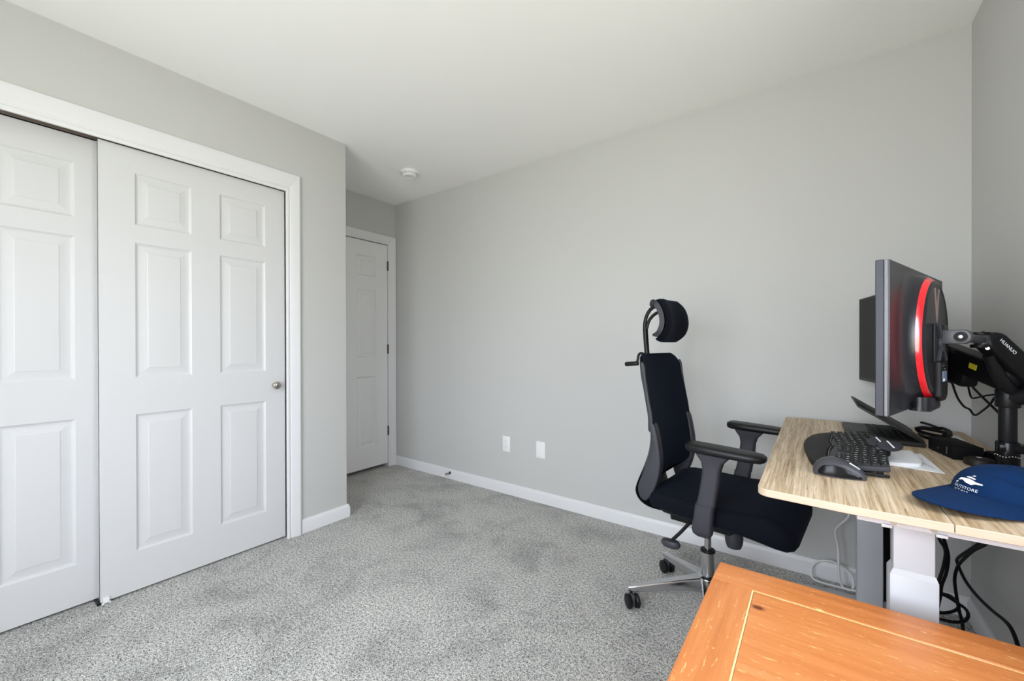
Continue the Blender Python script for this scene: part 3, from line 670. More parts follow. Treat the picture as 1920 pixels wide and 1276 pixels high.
# flowing bulge that rises from the panel to the ring
rings = []
for r, p in ((0.236, 0.0028), (0.224, 0.0034), (0.210, 0.0048), (0.200, 0.0070), (0.191, 0.0105), (0.184, 0.0150), (0.178, 0.0198), (0.1735, 0.0238)):
    rings.append([(r*RS*math.cos(2*PI*i/72)+RX, -p, max(-0.164, min(0.164, r*RS*math.sin(2*PI*i/72)))) for i in range(72)])
ob1('back_shell', bm, M_back, ang=30)
bm = B(); loft(bm, rings); ob1('bulge', bm, M_bulge, ang=30)
bm = B(); lathe(bm, [(0.1735, 0.0265), (0.1700, 0.0305), (0.1640, 0.0370), (0.1625, 0.0380)], 72, TB); ob1('accent_ring', bm, M_ring, label='glossy red ring')
bm = B(); lathe(bm, [(0.1630, 0.0375), (0.1600, 0.0400), (0.1545, 0.0430), (0.1520, 0.0435), (0.150, 0.0420), (0.148, 0.0410), (0.02, 0.0410)], 72, TB); dc = ob1('back_disc', bm, M_back, label='round black centre disc')
bm = B(); prism(bm, [(-0.032, 0.045), (-0.018, 0.045), (0.0, -0.004), (0.018, 0.045), (0.032, 0.045), (0.008, -0.034), (0.0, -0.046), (-0.008, -0.034)], lambda u, v, d: (u+RX, d, v+0.085), -0.0378, -0.0366); ob1('emblem', bm, M_dimprint, dc, label='dim V-shaped emblem')
bm = B(); box(bm, -0.062, 0.062, -0.042, -0.036, -0.062, 0.038, 0.003); ob1('mount_recess', bm, M_blk, dc)
bm = B()
for sz in (-1, 1):
    for sx_ in (-1, 1): tube(bm, [(0.012*sx_, -0.044, -0.012+sz*0.012), (0.046*sx_, -0.044, -0.012+sz*0.046)], 0.005, 6, False)
cyl(bm, (0, -0.040, -0.012), (0, -0.048, -0.012), 0.022, n=20); ob1('mounting_plate', bm, M_blk2, dc)
bm = B(); prism(bm, [(-0.045, -0.062), (0.045, -0.062), (0.040, -0.150), (0.020, -0.163), (-0.020, -0.163), (-0.040, -0.150)], lambda u, v, d: (u, d, v), -0.050, -0.034, 0.004); lc = ob1('lower_cover', bm, M_blk, dc)
bm = B(); box(bm, -0.030, 0.018, -0.0512, -0.0500, -0.112, -0.085); lb = ob1('rating_label', bm, M_label, lc, label='blue-grey rating label')
bm = B(); box(bm, -0.029, -0.012, -0.0518, -0.0511, -0.111, -0.104); ob1('label_mark', bm, M_print, lb)
bm = B(); box(bm, -0.030, 0.010, -0.0515, -0.050, -0.072, -0.070); cyl(bm, (-0.006, -0.050, -0.080), (-0.006, -0.052, -0.080), 0.0025, n=10); ob1('port_line', bm, M_armgrey, lc)
bm = B(); cyl(bm, (-0.075, -0.016, -0.186), (-0.075, -0.016, -0.150), 0.022, n=24); box(bm, -0.075, 0.02, -0.040, -0.004, -0.186, -0.150, 0.006); ob1('cable_cover', bm, M_back)
m2 = monitor('office_monitor', 'plain black monitor behind the red-ring one, its dark screen edge showing', (0.238, 2.140), rad(101.2), 1.147, 0.296, 0.1805, False)
bm = B(); box(bm, -0.294, 0.294, -0.004, 0.002, -0.179, 0.179, 0.001, 1); box(bm, -0.16, 0.16, -0.026, -0.003, -0.12, 0.12, 0.010); obj('back_shell', bm, M_blk, m2, False)

# ================================================================== DUAL MONITOR ARM
PX, PY = 0.4335, 1.752
ma = thing('monitor_stand', 'black twin gas-spring monitor stand clamped to the desk edge', 'monitor stand', (PX, PY, DZ))
def oa(nm, bm, m, par=None, **k): return obj(nm, bm, m, par or ma, True, **k)
bm = B(); cyl(bm, (PX, PY, DZ+0.06), (PX, PY, 1.045), 0.0180, n=28, bev=0.003); pole = oa('pole', bm, M_arm)
bm = B(); cyl(bm, (PX, PY, DZ), (PX, PY, DZ+0.012), 0.030, n=28, bev=0.002); cyl(bm, (PX, PY, DZ+0.010), (PX, PY, DZ+0.085), 0.0235, n=28, bev=0.004); box(bm, PX-0.02, PX+0.04, PY-0.022, PY+0.022, DZ+0.055, DZ+0.078, 0.004); cl = oa('desk_clamp', bm, M_gloss)
bm = B()
for k in range(26):
    a = 2*PI*k/26; lathe(bm, [(0.0008, 0), (0.0016, 0.0008), (0.0008, 0.0016)], 6, axis((PX+0.0235*math.cos(a), PY+0.0235*math.sin(a), DZ+0.045+0.002*math.sin(k)), (math.cos(a), math.sin(a), 0)))
oa('knurl', bm, M_silver, cl)['kind'] = 'stuff'
bm = B(); box(bm, PX-0.05, PX-0.028, PY-0.045, PY-0.02, DZ+0.002, DZ+0.018, 0.003); oa('clamp_screw', bm, M_silver, cl)
def link(nm, p0, p1, w, h0, h1, m=M_arm, par=None):
    """rounded gas-spring style arm segment between two joints"""
    p0, p1 = Vector(p0), Vector(p1); d = (p1-p0); L = d.length; x = d.normalized(); y = Vector((0, 0, 1)).cross(x).normalized(); z = x.cross(y)
    Mx = Matrix((( x.x, y.x, z.x, p0.x), (x.y, y.y, z.y, p0.y), (x.z, y.z, z.z, p0.z), (0, 0, 0, 1)))
    bm = B(); rings = []
    for s, k in ((-0.95, 0.30), (-0.75, 0.68), (-0.35, 0.93), (0.0, 1.0)): rings.append([(s*h0, a, b_) for a, b_ in rrect(w*(0.5+0.5*k), h0*k, -h0*k, 0.010, 4)])
    rings.append([(L*0.5, a, b_) for a, b_ in rrect(w, (h0+h1)/2, -(h0+h1)/2, 0.010, 4)])
    for s, k in ((0.0, 1.0), (0.35, 0.93), (0.75, 0.68), (0.95, 0.30)): rings.append([(L+s*h1, a, b_) for a, b_ in rrect(w*(0.5+0.5*k), h1*k, -h1*k, 0.010, 4)])
    loft(bm, rings, M=Mx); return oa(nm, bm, m, par, ang=50), Mx
# near arm: head on the red-ring monitor, elbow against the wall side of the pole
mb = Vector((math.sin(rad(72)), -math.cos(rad(72)), 0))     # outward normal of the near monitor's back
hc = Vector((0.225, 1.555, 1.146)) + mb*0.045
S1 = at(1858, 641, 1.135); E1 = at(1945, 722, 1.13)
bm = B(); box(bm, -0.004, 0.040, -0.017, 0.017, -0.018, 0.018, 0.003, M=Matrix.Translation(hc) @ Matrix.Rotation(rad(-18), 4, 'Z'))
K = hc + mb*0.036; kd = Vector((-0.35, -0.94, 0)).normalized()
cyl(bm, K-kd*0.017, K+kd*0.017, 0.0185, n=28, bev=0.002); hd = oa('tilt_head', bm, M_armgrey)
bm = B(); cyl(bm, K+kd*0.016, K+kd*0.0195, 0.0125, n=24); tb = oa('tilt_bolt', bm, M_rubber, hd)
bm = B(); cyl(bm, K+kd*0.019, K+kd*0.0215, 0.0045, n=12, bev=0.001); oa('bolt_head', bm, M_silver, hd)
J = at(1842, 637, 1.135)
bm = B(); tube(bm, [K, K+(J-K)*0.5, J], 0.011, 10, False); cyl(bm, J-Vector((0, 0, 0.0125)), J+Vector((0, 0, 0.0125)), 0.016, n=24); oa('swivel_joint', bm, M_armgrey)
bm = B()
for dz in (0.017, -0.017):
    cyl(bm, J+Vector((-0.004, 0, dz-0.0045)), J+Vector((-0.004, 0, dz+0.0045)), 0.0195, n=24, bev=0.001)
    c0 = J+Vector((0, 0, dz)); tube(bm, [c0, c0+(S1-J)*0.6], 0.0075, 8, False)
box(bm, -0.012, 0.016, -0.016, 0.016, -0.021, 0.021, 0.004, M=Matrix.Translation(S1*0.75+J*0.25) @ Matrix.Rotation(rad(20), 4, 'Z')); oa('fork', bm, M_arm)
a1, MX1 = link('spring_arm', S1, E1, 0.024, 0.027, 0.030)
S1b = S1+Vector((0.0, 0.0, -0.047)); 
bm = B(); tube(bm, [S1+Vector((-0.008, -0.012, -0.036)), (S1+E1)/2+Vector((-0.02, -0.012, -0.056)), E1+Vector((-0.02, 0, -0.040))], [0.012, 0.015, 0.015], 10); oa('lower_strut', bm, M_arm, a1)
bm = B(); cyl(bm, S1+Vector((-0.012, -0.026, -0.017)), S1+Vector((-0.013, -0.030, -0.017)), 0.0042, n=12); oa('pivot_screw', bm, M_silver, a1)
def text_bm(txt, size, depth=0.0):
    cu = bpy.data.curves.new('lettering', 'FONT'); cu.body = txt; cu.size = size; cu.extrude = depth; cu.align_x = 'CENTER'; cu.align_y = 'CENTER'; cu.resolution_u = 3
    o = bpy.data.objects.new('lettering', cu); COL.objects.link(o); dg = bpy.context.evaluated_depsgraph_get()
    me = bpy.data.meshes.new_from_object(o.evaluated_get(dg)); bm = B(); bm.from_mesh(me)
    bpy.data.objects.remove(o); bpy.data.curves.remove(cu); bpy.data.meshes.remove(me); return bm
bm = text_bm('HUANUO', 0.0125, 0.0003); bm.transform(MX1 @ Matrix.Translation((0.022, -0.0245, 0.004)) @ Matrix.Rotation(rad(90), 4, 'X')); oa('lettering', bm, M_print, a1, label='white lettering')
bm = B(); tube(bm, [E1, Vector((PX+0.03, PY-0.03, 0.985)), Vector((PX, PY, 0.975))], 0.022, 12, False); cyl(bm, (PX, PY, 0.95), (PX, PY, 1.0), 0.0245, n=28, bev=0.003); oa('pole_collar', bm, M_arm)
# far arm: rises behind the near monitor to the second one
E2 = Vector((PX-0.004, PY+0.004, 1.035)); S2 = Vector((0.300, 2.105, 1.135))
bm = B(); cyl(bm, (PX, PY, 1.003), (PX, PY, 1.04), 0.0245, n=28, bev=0.003); cyl(bm, (PX-0.01, PY-0.02, 1.0), (PX-0.01, PY-0.02, 1.045), 0.012, n=16); oa('pole_collar', bm, M_arm)
a2, MX2 = link('spring_arm', S2, E2, 0.024, 0.038, 0.036)
bm = B(); box(bm, 0.0, (E2-S2).length*0.72, -0.026, 0.020, -0.075, -0.030, 0.010, M=MX2); oa('spring_housing', bm, M_arm, a2)
bm = B()
for k in range(20):
    for jz in (0.0, 0.006):
        box(bm, 0.08+0.0075*k, 0.0835+0.0075*k, -0.0255, -0.0238, 0.028-jz, 0.031-jz, M=MX2)
oa('adjustment_scale', bm, M_armgrey, a2)['kind'] = 'stuff'
bm = B(); box(bm, (E2-S2).length*0.76, (E2-S2).length*0.76+0.028, -0.0258, -0.024, -0.004, 0.012, M=MX2); oa('warning_label', bm, M_yellow, a2, label='small yellow label')
m2b = Vector((math.sin(rad(101.2)), -math.cos(rad(101.2)), 0))
bm = B(); tube(bm, [S2, Vector((0.238, 2.14, 1.147))+m2b*0.03], 0.018, 12, False); box(bm, -0.05, 0.05, -0.034, -0.0262, -0.05, 0.05, 0.003, M=Matrix.Translation((0.238, 2.14, 1.147)) @ Matrix.Rotation(rad(101.2), 4, 'Z')); oa('tilt_head', bm, M_arm)

# ================================================================== LAPTOP
lp = thing('laptop', 'black laptop with half-closed lid behind the wide keyboard', 'laptop', (0.20, 2.148, DZ))
LX0, LX1, LY0, LY1 = 0.094, 0.306, 1.976, 2.320
def olp(nm, bm, m, par=None, **k): return obj(nm, bm, m, par or lp, True, **k)
bm = B(); box(bm, LX0, LX1, LY0, LY1, DZ+0.001, DZ+0.016, 0.003); base = olp('base', bm, M_lid)
bm = B(); box(bm, 0.112, 0.165, 2.10, 2.20, DZ+0.0155, DZ+0.0166, 0.0004, 1); olp('touchpad', bm, M_blk, base)
bm0 = None
for r in range(5):
    for c in range(14):
        bm = None
        x = 0.178+r*0.0215; y = 2.305-c*0.0232
        if bm0 is None:
            bmk = B(); box(bmk, -0.0090, 0.0090, -0.0098, 0.0098, 0, 0.003, 0.001, 1); me = bpy.data.meshes.new('laptop_key'); finish(me, bmk); me.materials.append(M_key); bm0 = me
        k = bpy.data.objects.new('key', bm0); COL.objects.link(k); k.parent = base
        k.location = ROOT[lp.name].inverted() @ Vector((x, y-0.008, DZ+0.0155))
nl = ony(1608, 761, LY0); ex, ez = nl.x, nl.z
hx, hz = LX1-0.004, DZ+0.016
d = Vector((ex-hx, 0, ez-hz)); L = d.length; x_ = d.normalized(); z_ = Vector((-x_.z, 0, x_.x)); z_ = z_ if z_.z > 0 else -z_
Ml = Matrix(((x_.x, 0, z_.x, hx), (0, 1, 0, 0), (x_.z, 0, z_.z, hz), (0, 0, 0, 1)))
bm = B(); box(bm, 0, L, LY0, LY1, -0.003, 0.004, 0.002, 2, M=Ml); lid = olp('lid', bm, M_lid)
bm = B(); box(bm, 0.008, L-0.006, LY0+0.007, LY1-0.007, -0.0038, -0.0029, M=Ml); olp('screen', bm, M_screen, lid)
bm = B()
for y in (LY0+0.06, LY1-0.06): cyl(bm, (hx, y-0.02, hz), (hx, y+0.02, hz), 0.005, n=12)
olp('hinge', bm, M_blk)

# ================================================================== KEYBOARD (world coordinates, tilted towards the wrists)
kb = thing('keyboard', 'wide black ergonomic keyboard with palm rest and white key legends', 'keyboard', (0.07, 1.72, DZ))
def okb(nm, bm, m, par=None, **k): return obj(nm, bm, m, par or kb, True, **k)
def kz(x): return DZ+0.013+0.020*(x+0.03)/0.2
def kbslab(poly, top, th, m, nm, bev=0.004):
    bm = B(); prism(bm, poly, lambda u, v, d: (u, v, kz(u)+d), top-th, top, bev, 3); return okb(nm, bm, m)
palm = smooth_poly([(0.034, 1.468), (0.004, 1.462), (-0.012, 1.51), (-0.022, 1.60), (-0.031, 1.70), (-0.033, 1.78), (-0.026, 1.86), (-0.004, 1.935), (0.030, 1.972), (0.052, 1.972), (0.050, 1.90), (0.040, 1.80), (0.046, 1.735), (0.034, 1.66), (0.030, 1.56)], 3)
kbslab(palm, 0.002, 0.016, M_rubber, 'palm_rest', 0.006)
body = [(0.030, 1.462), (0.160, 1.470), (0.168, 1.60), (0.172, 1.80), (0.178, 1.955), (0.150, 1.985), (0.054, 1.985), (0.046, 1.80), (0.044, 1.735), (0.034, 1.64)]
kbslab(body, 0.000, 0.014, M_blk2, 'body', 0.003)
bm = B(); pts = [(0.030, 1.468), (0.032, 1.56), (0.036, 1.66), (0.047, 1.735), (0.042, 1.80), (0.050, 1.90), (0.053, 1.975)]
tube(bm, [(x, y, kz(x)+0.002) for x, y in pts], 0.0022, 6); okb('trim_line', bm, M_armgrey, label='grey trim line')
me_key = None; legends = B()
for r in range(6):
    for c in range(17):
        x = 0.0625+r*0.0196; y = 1.478+c*0.0296+0.012
        wv = 0.006*math.cos((y-1.735)/0.25*PI); x += wv-0.003
        if y > 1.972: continue
        if r == 0 and c in (4, 5): continue
        if r == 1 and c in (4,): continue
        if me_key is None:
            bmk = B(); prism(bmk, [(-0.0082, -0.0128), (0.0082, -0.0128), (0.0082, 0.0128), (-0.0082, 0.0128)], lambda u, v, d: (u*(1-d*22), v*(1-d*22), d), 0, 0.0075, 0.0014, 1)
            me_key = bpy.data.meshes.new('keycap'); finish(me_key, bmk); me_key.materials.append(M_key)
        k = bpy.data.objects.new('key', me_key); COL.objects.link(k); k.parent = kb
        k.location = ROOT[kb.name].inverted() @ Vector((x, y, kz(x)-0.001)); k.rotation_euler = (0, -math.atan(0.1), 0)
        zt = kz(x)+0.0068; jx, jy = random.uniform(-0.002, 0.002), random.uniform(-0.003, 0.003)
        for q in range(random.choice((1, 2, 2))):
            bx, by = x+jx+0.003*q-0.001, y+jy-0.003*q
            v = [legends.verts.new((bx+a, by+b_, zt+0.1*(a+bx-x))) for a, b_ in ((-0.0011, -0.0024), (0.0011, -0.0024), (0.0011, 0.0024), (-0.0011, 0.0024))]; legends.faces.new(v)
lg = okb('key_legends', legends, M_print); lg['kind'] = 'stuff'
bm = B(); box(bm, 0.034, 0.158, 1.4605, 1.466, DZ+0.004, DZ+0.012, 0.002)
for x0 in (0.135,):
    box(bm, x0, x0+0.012, 1.475, 1.50, DZ, DZ+0.024, 0.002); box(bm, x0, x0+0.012, 1.93, 1.955, DZ, DZ+0.024, 0.002); box(bm, 0.0, 0.02, 1.55, 1.90, DZ, DZ+0.010, 0.002)
okb('tilt_feet', bm, M_blk)
# twin paddle dial on the keyboard's rear edge
pc = onz(1659, 832, DZ+0.052)
bm = B(); box(bm, pc.x-0.024, pc.x+0.012, pc.y-0.02, pc.y+0.02, DZ+0.018, DZ+0.046, 0.006); pb = okb('paddle_mount', bm, M_blk)
for ang, off in ((25, -0.024), (25, 0.026)):
    Mp = Matrix.Translation(pc) @ Matrix.Rotation(rad(ang), 4, 'Z') @ Matrix.Translation((0, off, 0)) @ Matrix.Rotation(rad(24), 4, 'X') @ Matrix.Rotation(rad(-8), 4, 'Y')
    bm = B(); rings = []
    for k_, z in ((0.75, -0.006), (0.97, -0.003), (1.0, 0.0), (0.95, 0.003), (0.7, 0.005), (0.25, 0.006)):
        rings.append([(0.030*k_*math.cos(2*PI*i/28), 0.023*k_*math.sin(2*PI*i/28), z) for i in range(28)])
    loft(bm, rings, M=Mp); pd = okb('paddle', bm, M_blk2, pb)
    bm = B(); box(bm, -0.002, 0.002, -0.017, 0.017, 0.0052, 0.0068, 0.0004, 1, M=Mp); okb('paddle_mark', bm, M_print, pd, label='white line mark')

# ================================================================== MOUSE
mo = thing('computer_mouse', 'dark grey sculpted mouse at the front of the desk', 'mouse', (0.050, 1.434, DZ), rad(2))
bm = B(); rings = []
for s, w, h in ((-0.056, 0.012, 0.010), (-0.054, 0.020, 0.018), (-0.047, 0.028, 0.030), (-0.034, 0.0345, 0.041), (-0.016, 0.037, 0.047), (0.004, 0.036, 0.045), (0.024, 0.033, 0.037), (0.042, 0.030, 0.026), (0.054, 0.025, 0.016), (0.0585, 0.016, 0.008)):
    ring = []
    for i in range(20):
        a = 2*PI*i/20; ca, sa = math.cos(a), math.sin(a)
        ring.append((s, w*math.copysign(abs(ca)**0.7, ca), 0.0015+(h*abs(sa)**0.8 if sa > 0 else 0)))
    rings.append(ring)
loft(bm, rings); ms = obj('shell', bm, M_mouse, mo, False, ang=60)
bm = B(); rings = []
for s, y, z0, z1 in ((-0.046, -0.0280, 0.006, 0.016), (-0.034, -0.0352, 0.004, 0.030), (-0.012, -0.0378, 0.004, 0.034), (0.012, -0.0360, 0.004, 0.029), (0.034, -0.0325, 0.004, 0.018), (0.047, -0.0285, 0.004, 0.010)):
    rings.append([(s, y-0.0012, z0), (s, y-0.002, (z0+z1)/2), (s, y+0.0035, z1), (s, y+0.006, z1-0.002), (s, y+0.004, z0)])
loft(bm, rings); obj('grip', bm, M_gloss, mo, False, ang=50)
bm = B(); box(bm, 0.020, 0.046, -0.016, -0.010, 0.0, 0.0035, 0.001, M=Matrix.Translation((0, 0, 0.0335)) @ Matrix.Translation((0.03, 0, 0)) @ Matrix.Rotation(rad(33), 4, 'Y') @ Matrix.Translation((-0.03, 0, 0))); obj('side_button', bm, M_silver, mo, False, label='bright silver button')
bm = B(); cyl(bm, (0.030, -0.003, 0.030), (0.030, 0.003, 0.030), 0.010, n=20); obj('scroll_wheel', bm, M_blk, mo, False)

# ================================================================== PAPERS
def sheet(name, label, cat, corners, z, th, m=M_paper, bev=0.0):
    c = [onz(u, v, z+th) for u, v in corners]; cx = sum(c, Vector())/len(c)
    bm = B(); prism(bm, [(q.x, q.y) for q in c], lambda u, v, d: (u, v, d), z+0.0002, z+th)
    root = thing(name, label, cat, (cx.x, cx.y, z)); obj('sheet', bm, m, root); return root, c
s1, c1 = sheet('paper_sheet', 'handwritten white sheet on the desk under the notepad', 'paper', [(1727, 850), (1772, 887), (1655, 869), (1680, 850)], DZ, 0.0012)
bm = B()
def strokes(bm, line0, line1, n, z, wob):
    for i in range(n):
        f = (i+random.random()*0.6)/n; p = onz(line0[0]+(line1[0]-line0[0])*f, line0[1]+(line1[1]-line0[1])*f, z)
        q = p+Vector((random.uniform(0.004, 0.009), random.uniform(-0.012, -0.004), 0)); dn = Vector((q.y-p.y, p.x-q.x, 0)).normalized()*0.0008
        bm.faces.new([bm.verts.new(x) for x in (p-dn, p+dn, q+dn, q-dn)])
strokes(bm, (1678, 867.5), (1708, 872), 9, DZ+0.0014, 1); strokes(bm, (1726, 866), (1748, 877), 8, DZ+0.0014, 1); strokes(bm, (1722, 858), (1731, 866), 4, DZ+0.0014, 1)
obj('handwriting', bm, M_ink, s1)['kind'] = 'stuff'
s2, c2 = sheet('notepad', 'blank white notepad lying on the written sheet by the keyboard', 'notepad', [(1664, 843), (1708, 844), (1728.5, 865), (1727, 868), (1723, 869), (1666, 866)], DZ+0.0012, 0.010)
s3, c3 = sheet('receipt', 'small white paper slip at the back of the desk by the cables', 'paper', [(1764, 812), (1796, 817), (1809, 826), (1770, 824)], DZ, 0.0012)
bm = B(); strokes(bm, (1783, 818), (1793, 820), 3, DZ+0.0014, 1); obj('print', bm, M_ink, s3)['kind'] = 'stuff'

# ================================================================== DOCK, PUCK
dkx = thing('docking_station', 'long low black docking box behind the notepad', 'docking station', (0.335, 1.95, DZ))
c0, c1_ = onz(1738, 841, DZ), onz(1784, 862, DZ); dv = (c1_-c0); Ld = dv.length; ang_ = math.atan2(dv.y, dv.x)
Md = Matrix.Translation((c0.x, c0.y, DZ)) @ Matrix.Rotation(ang_, 4, 'Z')
bm = B(); box(bm, 0, Ld, 0.002, 0.074, 0.002, 0.044, 0.004, M=Md); obj('housing', bm, M_matte, dkx)
bm = B()
for q in (0.01, Ld-0.02):
    for y_ in (0.008, 0.056): box(bm, q, q+0.01, y_, y_+0.01, 0, 0.003, M=Md)
obj('foot', bm, M_rubber, dkx)
bm = B(); box(bm, Ld*0.80, Ld*0.80+0.0025, -0.0006, 0.0025, 0.012, 0.034, M=Md); obj('port', bm, M_armgrey, dkx)
bm = B(); cyl(bm, Md @ Vector((Ld*0.45, 0.0025, 0.019)), Md @ Vector((Ld*0.45, 0.0012, 0.019)), 0.003, n=12); obj('jack', bm, M_armgrey, dkx)
c0 = onz(1790, 860, DZ)
ps = thing('power_adapter', 'black adapter brick between docking box and monitor stand pole', 'adapter', (0.446, 1.872, DZ))
Ma = Matrix.Translation((0.446, 1.872, DZ)) @ Matrix.Rotation(rad(-70), 4, 'Z')
bm = B(); box(bm, -0.04, 0.04, -0.018, 0.018, 0.0005, 0.026, 0.004, M=Ma); obj('housing', bm, M_matte, ps)
bm = B(); box(bm, -0.036, -0.028, -0.0184, -0.013, 0.020, 0.0264, M=Ma); obj('status_mark', bm, M_silver, ps)
pp = Vector((0.388, 1.790, DZ))
pk = thing('charging_puck', 'round brown-black puck on the desk behind the cap', 'charger', (pp.x, pp.y, DZ))
bm = B(); lathe(bm, [(0.030, 0.0), (0.0325, 0.003), (0.0325, 0.014), (0.030, 0.020), (0.022, 0.023), (0.008, 0.0235)], 36); obj('body', bm, M_puck, pk, False)
bm = B(); lathe(bm, [(0.006, 0.0232), (0.006, 0.0245), (0.003, 0.025)], 16); obj('button', bm, M_silver, pk, False)

# ================================================================== CAP
cp = thing('baseball_cap', 'royal blue baseball cap with white lettering at the desk edge', 'cap', (0.350, 1.385, DZ))
fw = Vector((-0.70, -0.714, 0)).normalized(); lt = Vector((fw.y, -fw.x, 0))   # forward, and towards the camera's left/right
CC = Vector((0.357, 1.411, DZ+0.002)); CR, CW, CHt = 0.106, 0.094, 0.078
def crown_pt(a, e):
    """a = azimuth from forward, e = elevation 0..1"""
    ca, sa = math.cos(a), math.sin(a); k = math.cos(e*PI/2)**0.72; h = math.sin(e*PI/2)**0.92
    p = CC + fw*(CR*ca*k) + lt*(CW*sa*k) + Vector((0, 0, CHt*h))
    du, dv_ = p.x-0.345, p.y-1.352; dd = math.hypot((du*0.85-dv_*0.53)*0.6, (du*0.53+dv_*0.85)*1.6)                       # soft dent pressed in the side
    if h > 0.5: p.z -= 0.016*math.exp(-(dd/0.022)**2)
    return p
bm = B(); rings = [[tuple(crown_pt(2*PI*i/48, j/14)) for i in range(48)] for j in range(14)]; loft(bm, rings, cap=False)
top = crown_pt(0, 1.0); bm.verts.ensure_lookup_table(); last = bm.verts[:][-48:]
tv = bm.verts.new(top)
for i in range(48): bm.faces.new((last[i], last[(i+1) % 48], tv))
cr_ = obj('crown', bm, M_cap, cp, ang=70)
bm = B(); lathe(bm, [(0.007, -0.001), (0.006, 0.002), (0.002, 0.004)], 16, Matrix.Translation(top)); obj('top_button', bm, M_cap, cp)
# brim: a curved bill springing from the front of the crown
bm = B(); rows_ = []
for j in range(9):
    f = j/8; row = []
    for i in range(25):
        a = rad(-82+164*i/24); q = math.sin(a); base_ = crown_pt(a, 0.03)
        ext = 0.124*f*(math.cos(a)**0.42)
        p = base_ + fw*ext; p.z = DZ+0.0125 + 0.013*(1-f*0.75)*math.cos(a) - 0.0075*f*abs(q)**2 + 0.004*f*math.cos(a)
        row.append(p)
    rows_.append(row)
def sheet_mesh(bm, R_, th):
    up = [[bm.verts.new(p) for p in r] for r in R_]; dn = [[bm.verts.new(p-Vector((0, 0, th))) for p in r] for r in R_]
    nj, ni = len(R_), len(R_[0])
    for j in range(nj-1):
        for i in range(ni-1):
            bm.faces.new((up[j][i], up[j][i+1], up[j+1][i+1], up[j+1][i])); bm.faces.new((dn[j][i], dn[j+1][i], dn[j+1][i+1], dn[j][i+1]))
    for i in range(ni-1):
        bm.faces.new((up[nj-1][i], up[nj-1][i+1], dn[nj-1][i+1], dn[nj-1][i])); bm.faces.new((up[0][i+1], up[0][i], dn[0][i], dn[0][i+1]))
    for j in range(nj-1):
        bm.faces.new((up[j][0], up[j+1][0], dn[j+1][0], dn[j][0])); bm.faces.new((up[j+1][-1], up[j][-1], dn[j][-1], dn[j+1][-1]))
    bmesh.ops.recalc_face_normals(bm, faces=bm.faces[:])
sheet_mesh(bm, rows_, 0.003); br = obj('brim', bm, [M_cap, M_capdark], cp, ang=60)
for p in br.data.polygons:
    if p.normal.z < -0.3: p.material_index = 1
def wrap(txt, size, a0, e0, nm, lab, da=1.0):
    """lettering laid on the front of the crown: x -> azimuth, y -> elevation"""
    b2 = text_bm(txt, size)
    for v in b2.verts:
        a = a0 - v.co.x/0.090; e = e0 + v.co.y/0.150
        p0 = crown_pt(a, e); n_ = (p0-(CC+Vector((0, 0, 0.01)))).normalized(); v.co = p0+n_*0.0012
    o = obj(nm, b2, M_print, cr_, label=lab, ang=180); return o
wrap('OUTSTORE', 0.0108, rad(16), 0.235, 'lettering', 'white embroidered lettering')
wrap('ACT MAP', 0.0082, rad(20), 0.165, 'lettering', 'smaller white embroidered lettering')
# swoosh emblem above the words
bm = B()
def blob(poly):
    vs = []
    for x, y in poly:
        a = rad(16)-x*1.15/0.090; e = 0.385+y*1.25/0.150; p0 = crown_pt(a, e); vs.append(bm.verts.new(p0+(p0-CC).normalized()*0.0013))
    bm.faces.new(vs)
blob([(-0.022, -0.006), (-0.012, -0.002), (-0.002, -0.006), (0.010, -0.008), (0.016, -0.004), (0.028, -0.003), (0.027, 0.000), (0.016, 0.001), (0.010, 0.003), (0.0, 0.005), (-0.010, 0.004), (-0.020, 0.001)])
blob([(-0.010, 0.007), (0.002, 0.007), (0.010, 0.006), (0.012, 0.0085), (0.0, 0.011), (-0.008, 0.010)]); blob([(-0.001, 0.014), (0.006, 0.0135), (0.007, 0.0165), (0.002, 0.017)])
blob([(-0.024, -0.009), (-0.018, -0.0085), (-0.019, -0.0115), (-0.024, -0.0125)])
obj('swoosh_emblem', bm, M_print, cr_, label='white swoosh emblem')

# ================================================================== CABLES
def cable(name, label, pts, r, m, k=6, n=8):
    bm = B(); tube(bm, pts, r, n, True, k); o = obj(name, bm, m, origin=tuple(pts[0])); tag(o, label, 'cable'); return o
cable('white_cable', 'white cable looping behind the desk legs below the tabletop',
      [ony(u, v, y) for u, v, y in [(1592, 955, 2.36), (1589.5, 970, 2.37), (1568.7, 989, 2.39), (1567, 1002.5, 2.40), (1571.7, 1029, 2.40), (1572.4, 1059, 2.39), (1574.6, 1086, 2.39), (1582, 1101, 2.39), (1592.5, 1106.5, 2.39), (1600, 1101, 2.40), (1598.5, 1083, 2.42), (1586.5, 1068, 2.44), (1573, 1058, 2.445), (1555, 1051, 2.445), (1534, 1052, 2.445), (1522.5, 1062, 2.44), (1521, 1077, 2.42), (1527, 1086, 2.41), (1549, 1094, 2.40), (1588, 1104, 2.38), (1612, 1109, 2.37)]], 0.0048, M_wcable)
bm = B(); pa, pb2 = ony(1662, 985, 2.42), ony(1663, 1150, 2.42); loft(bm, [[(p.x+a, p.y+b_, p.z) for a, b_ in rrect(0.011, 0.005, -0.005, 0.004, 3)] for p in (pa, pa*0.5+pb2*0.5+Vector((0.001, 0, 0)), pb2)])
tag(obj('dark_strip', bm, M_bcable, origin=tuple(pb2)), 'dark flat upright strip between the two desk legs', 'cable sleeve')  # plain dark upright strip filling the gap between the legs
cable('power_cable', 'black cord hanging just right of the front desk leg, left of a pair',
      [ony(u, v, 2.16) for u, v in [(1758, 1003), (1764, 1015), (1771, 1026), (1773, 1040), (1768, 1065), (1762, 1083), (1757, 1100), (1752, 1130)]], 0.0052, M_bcable)
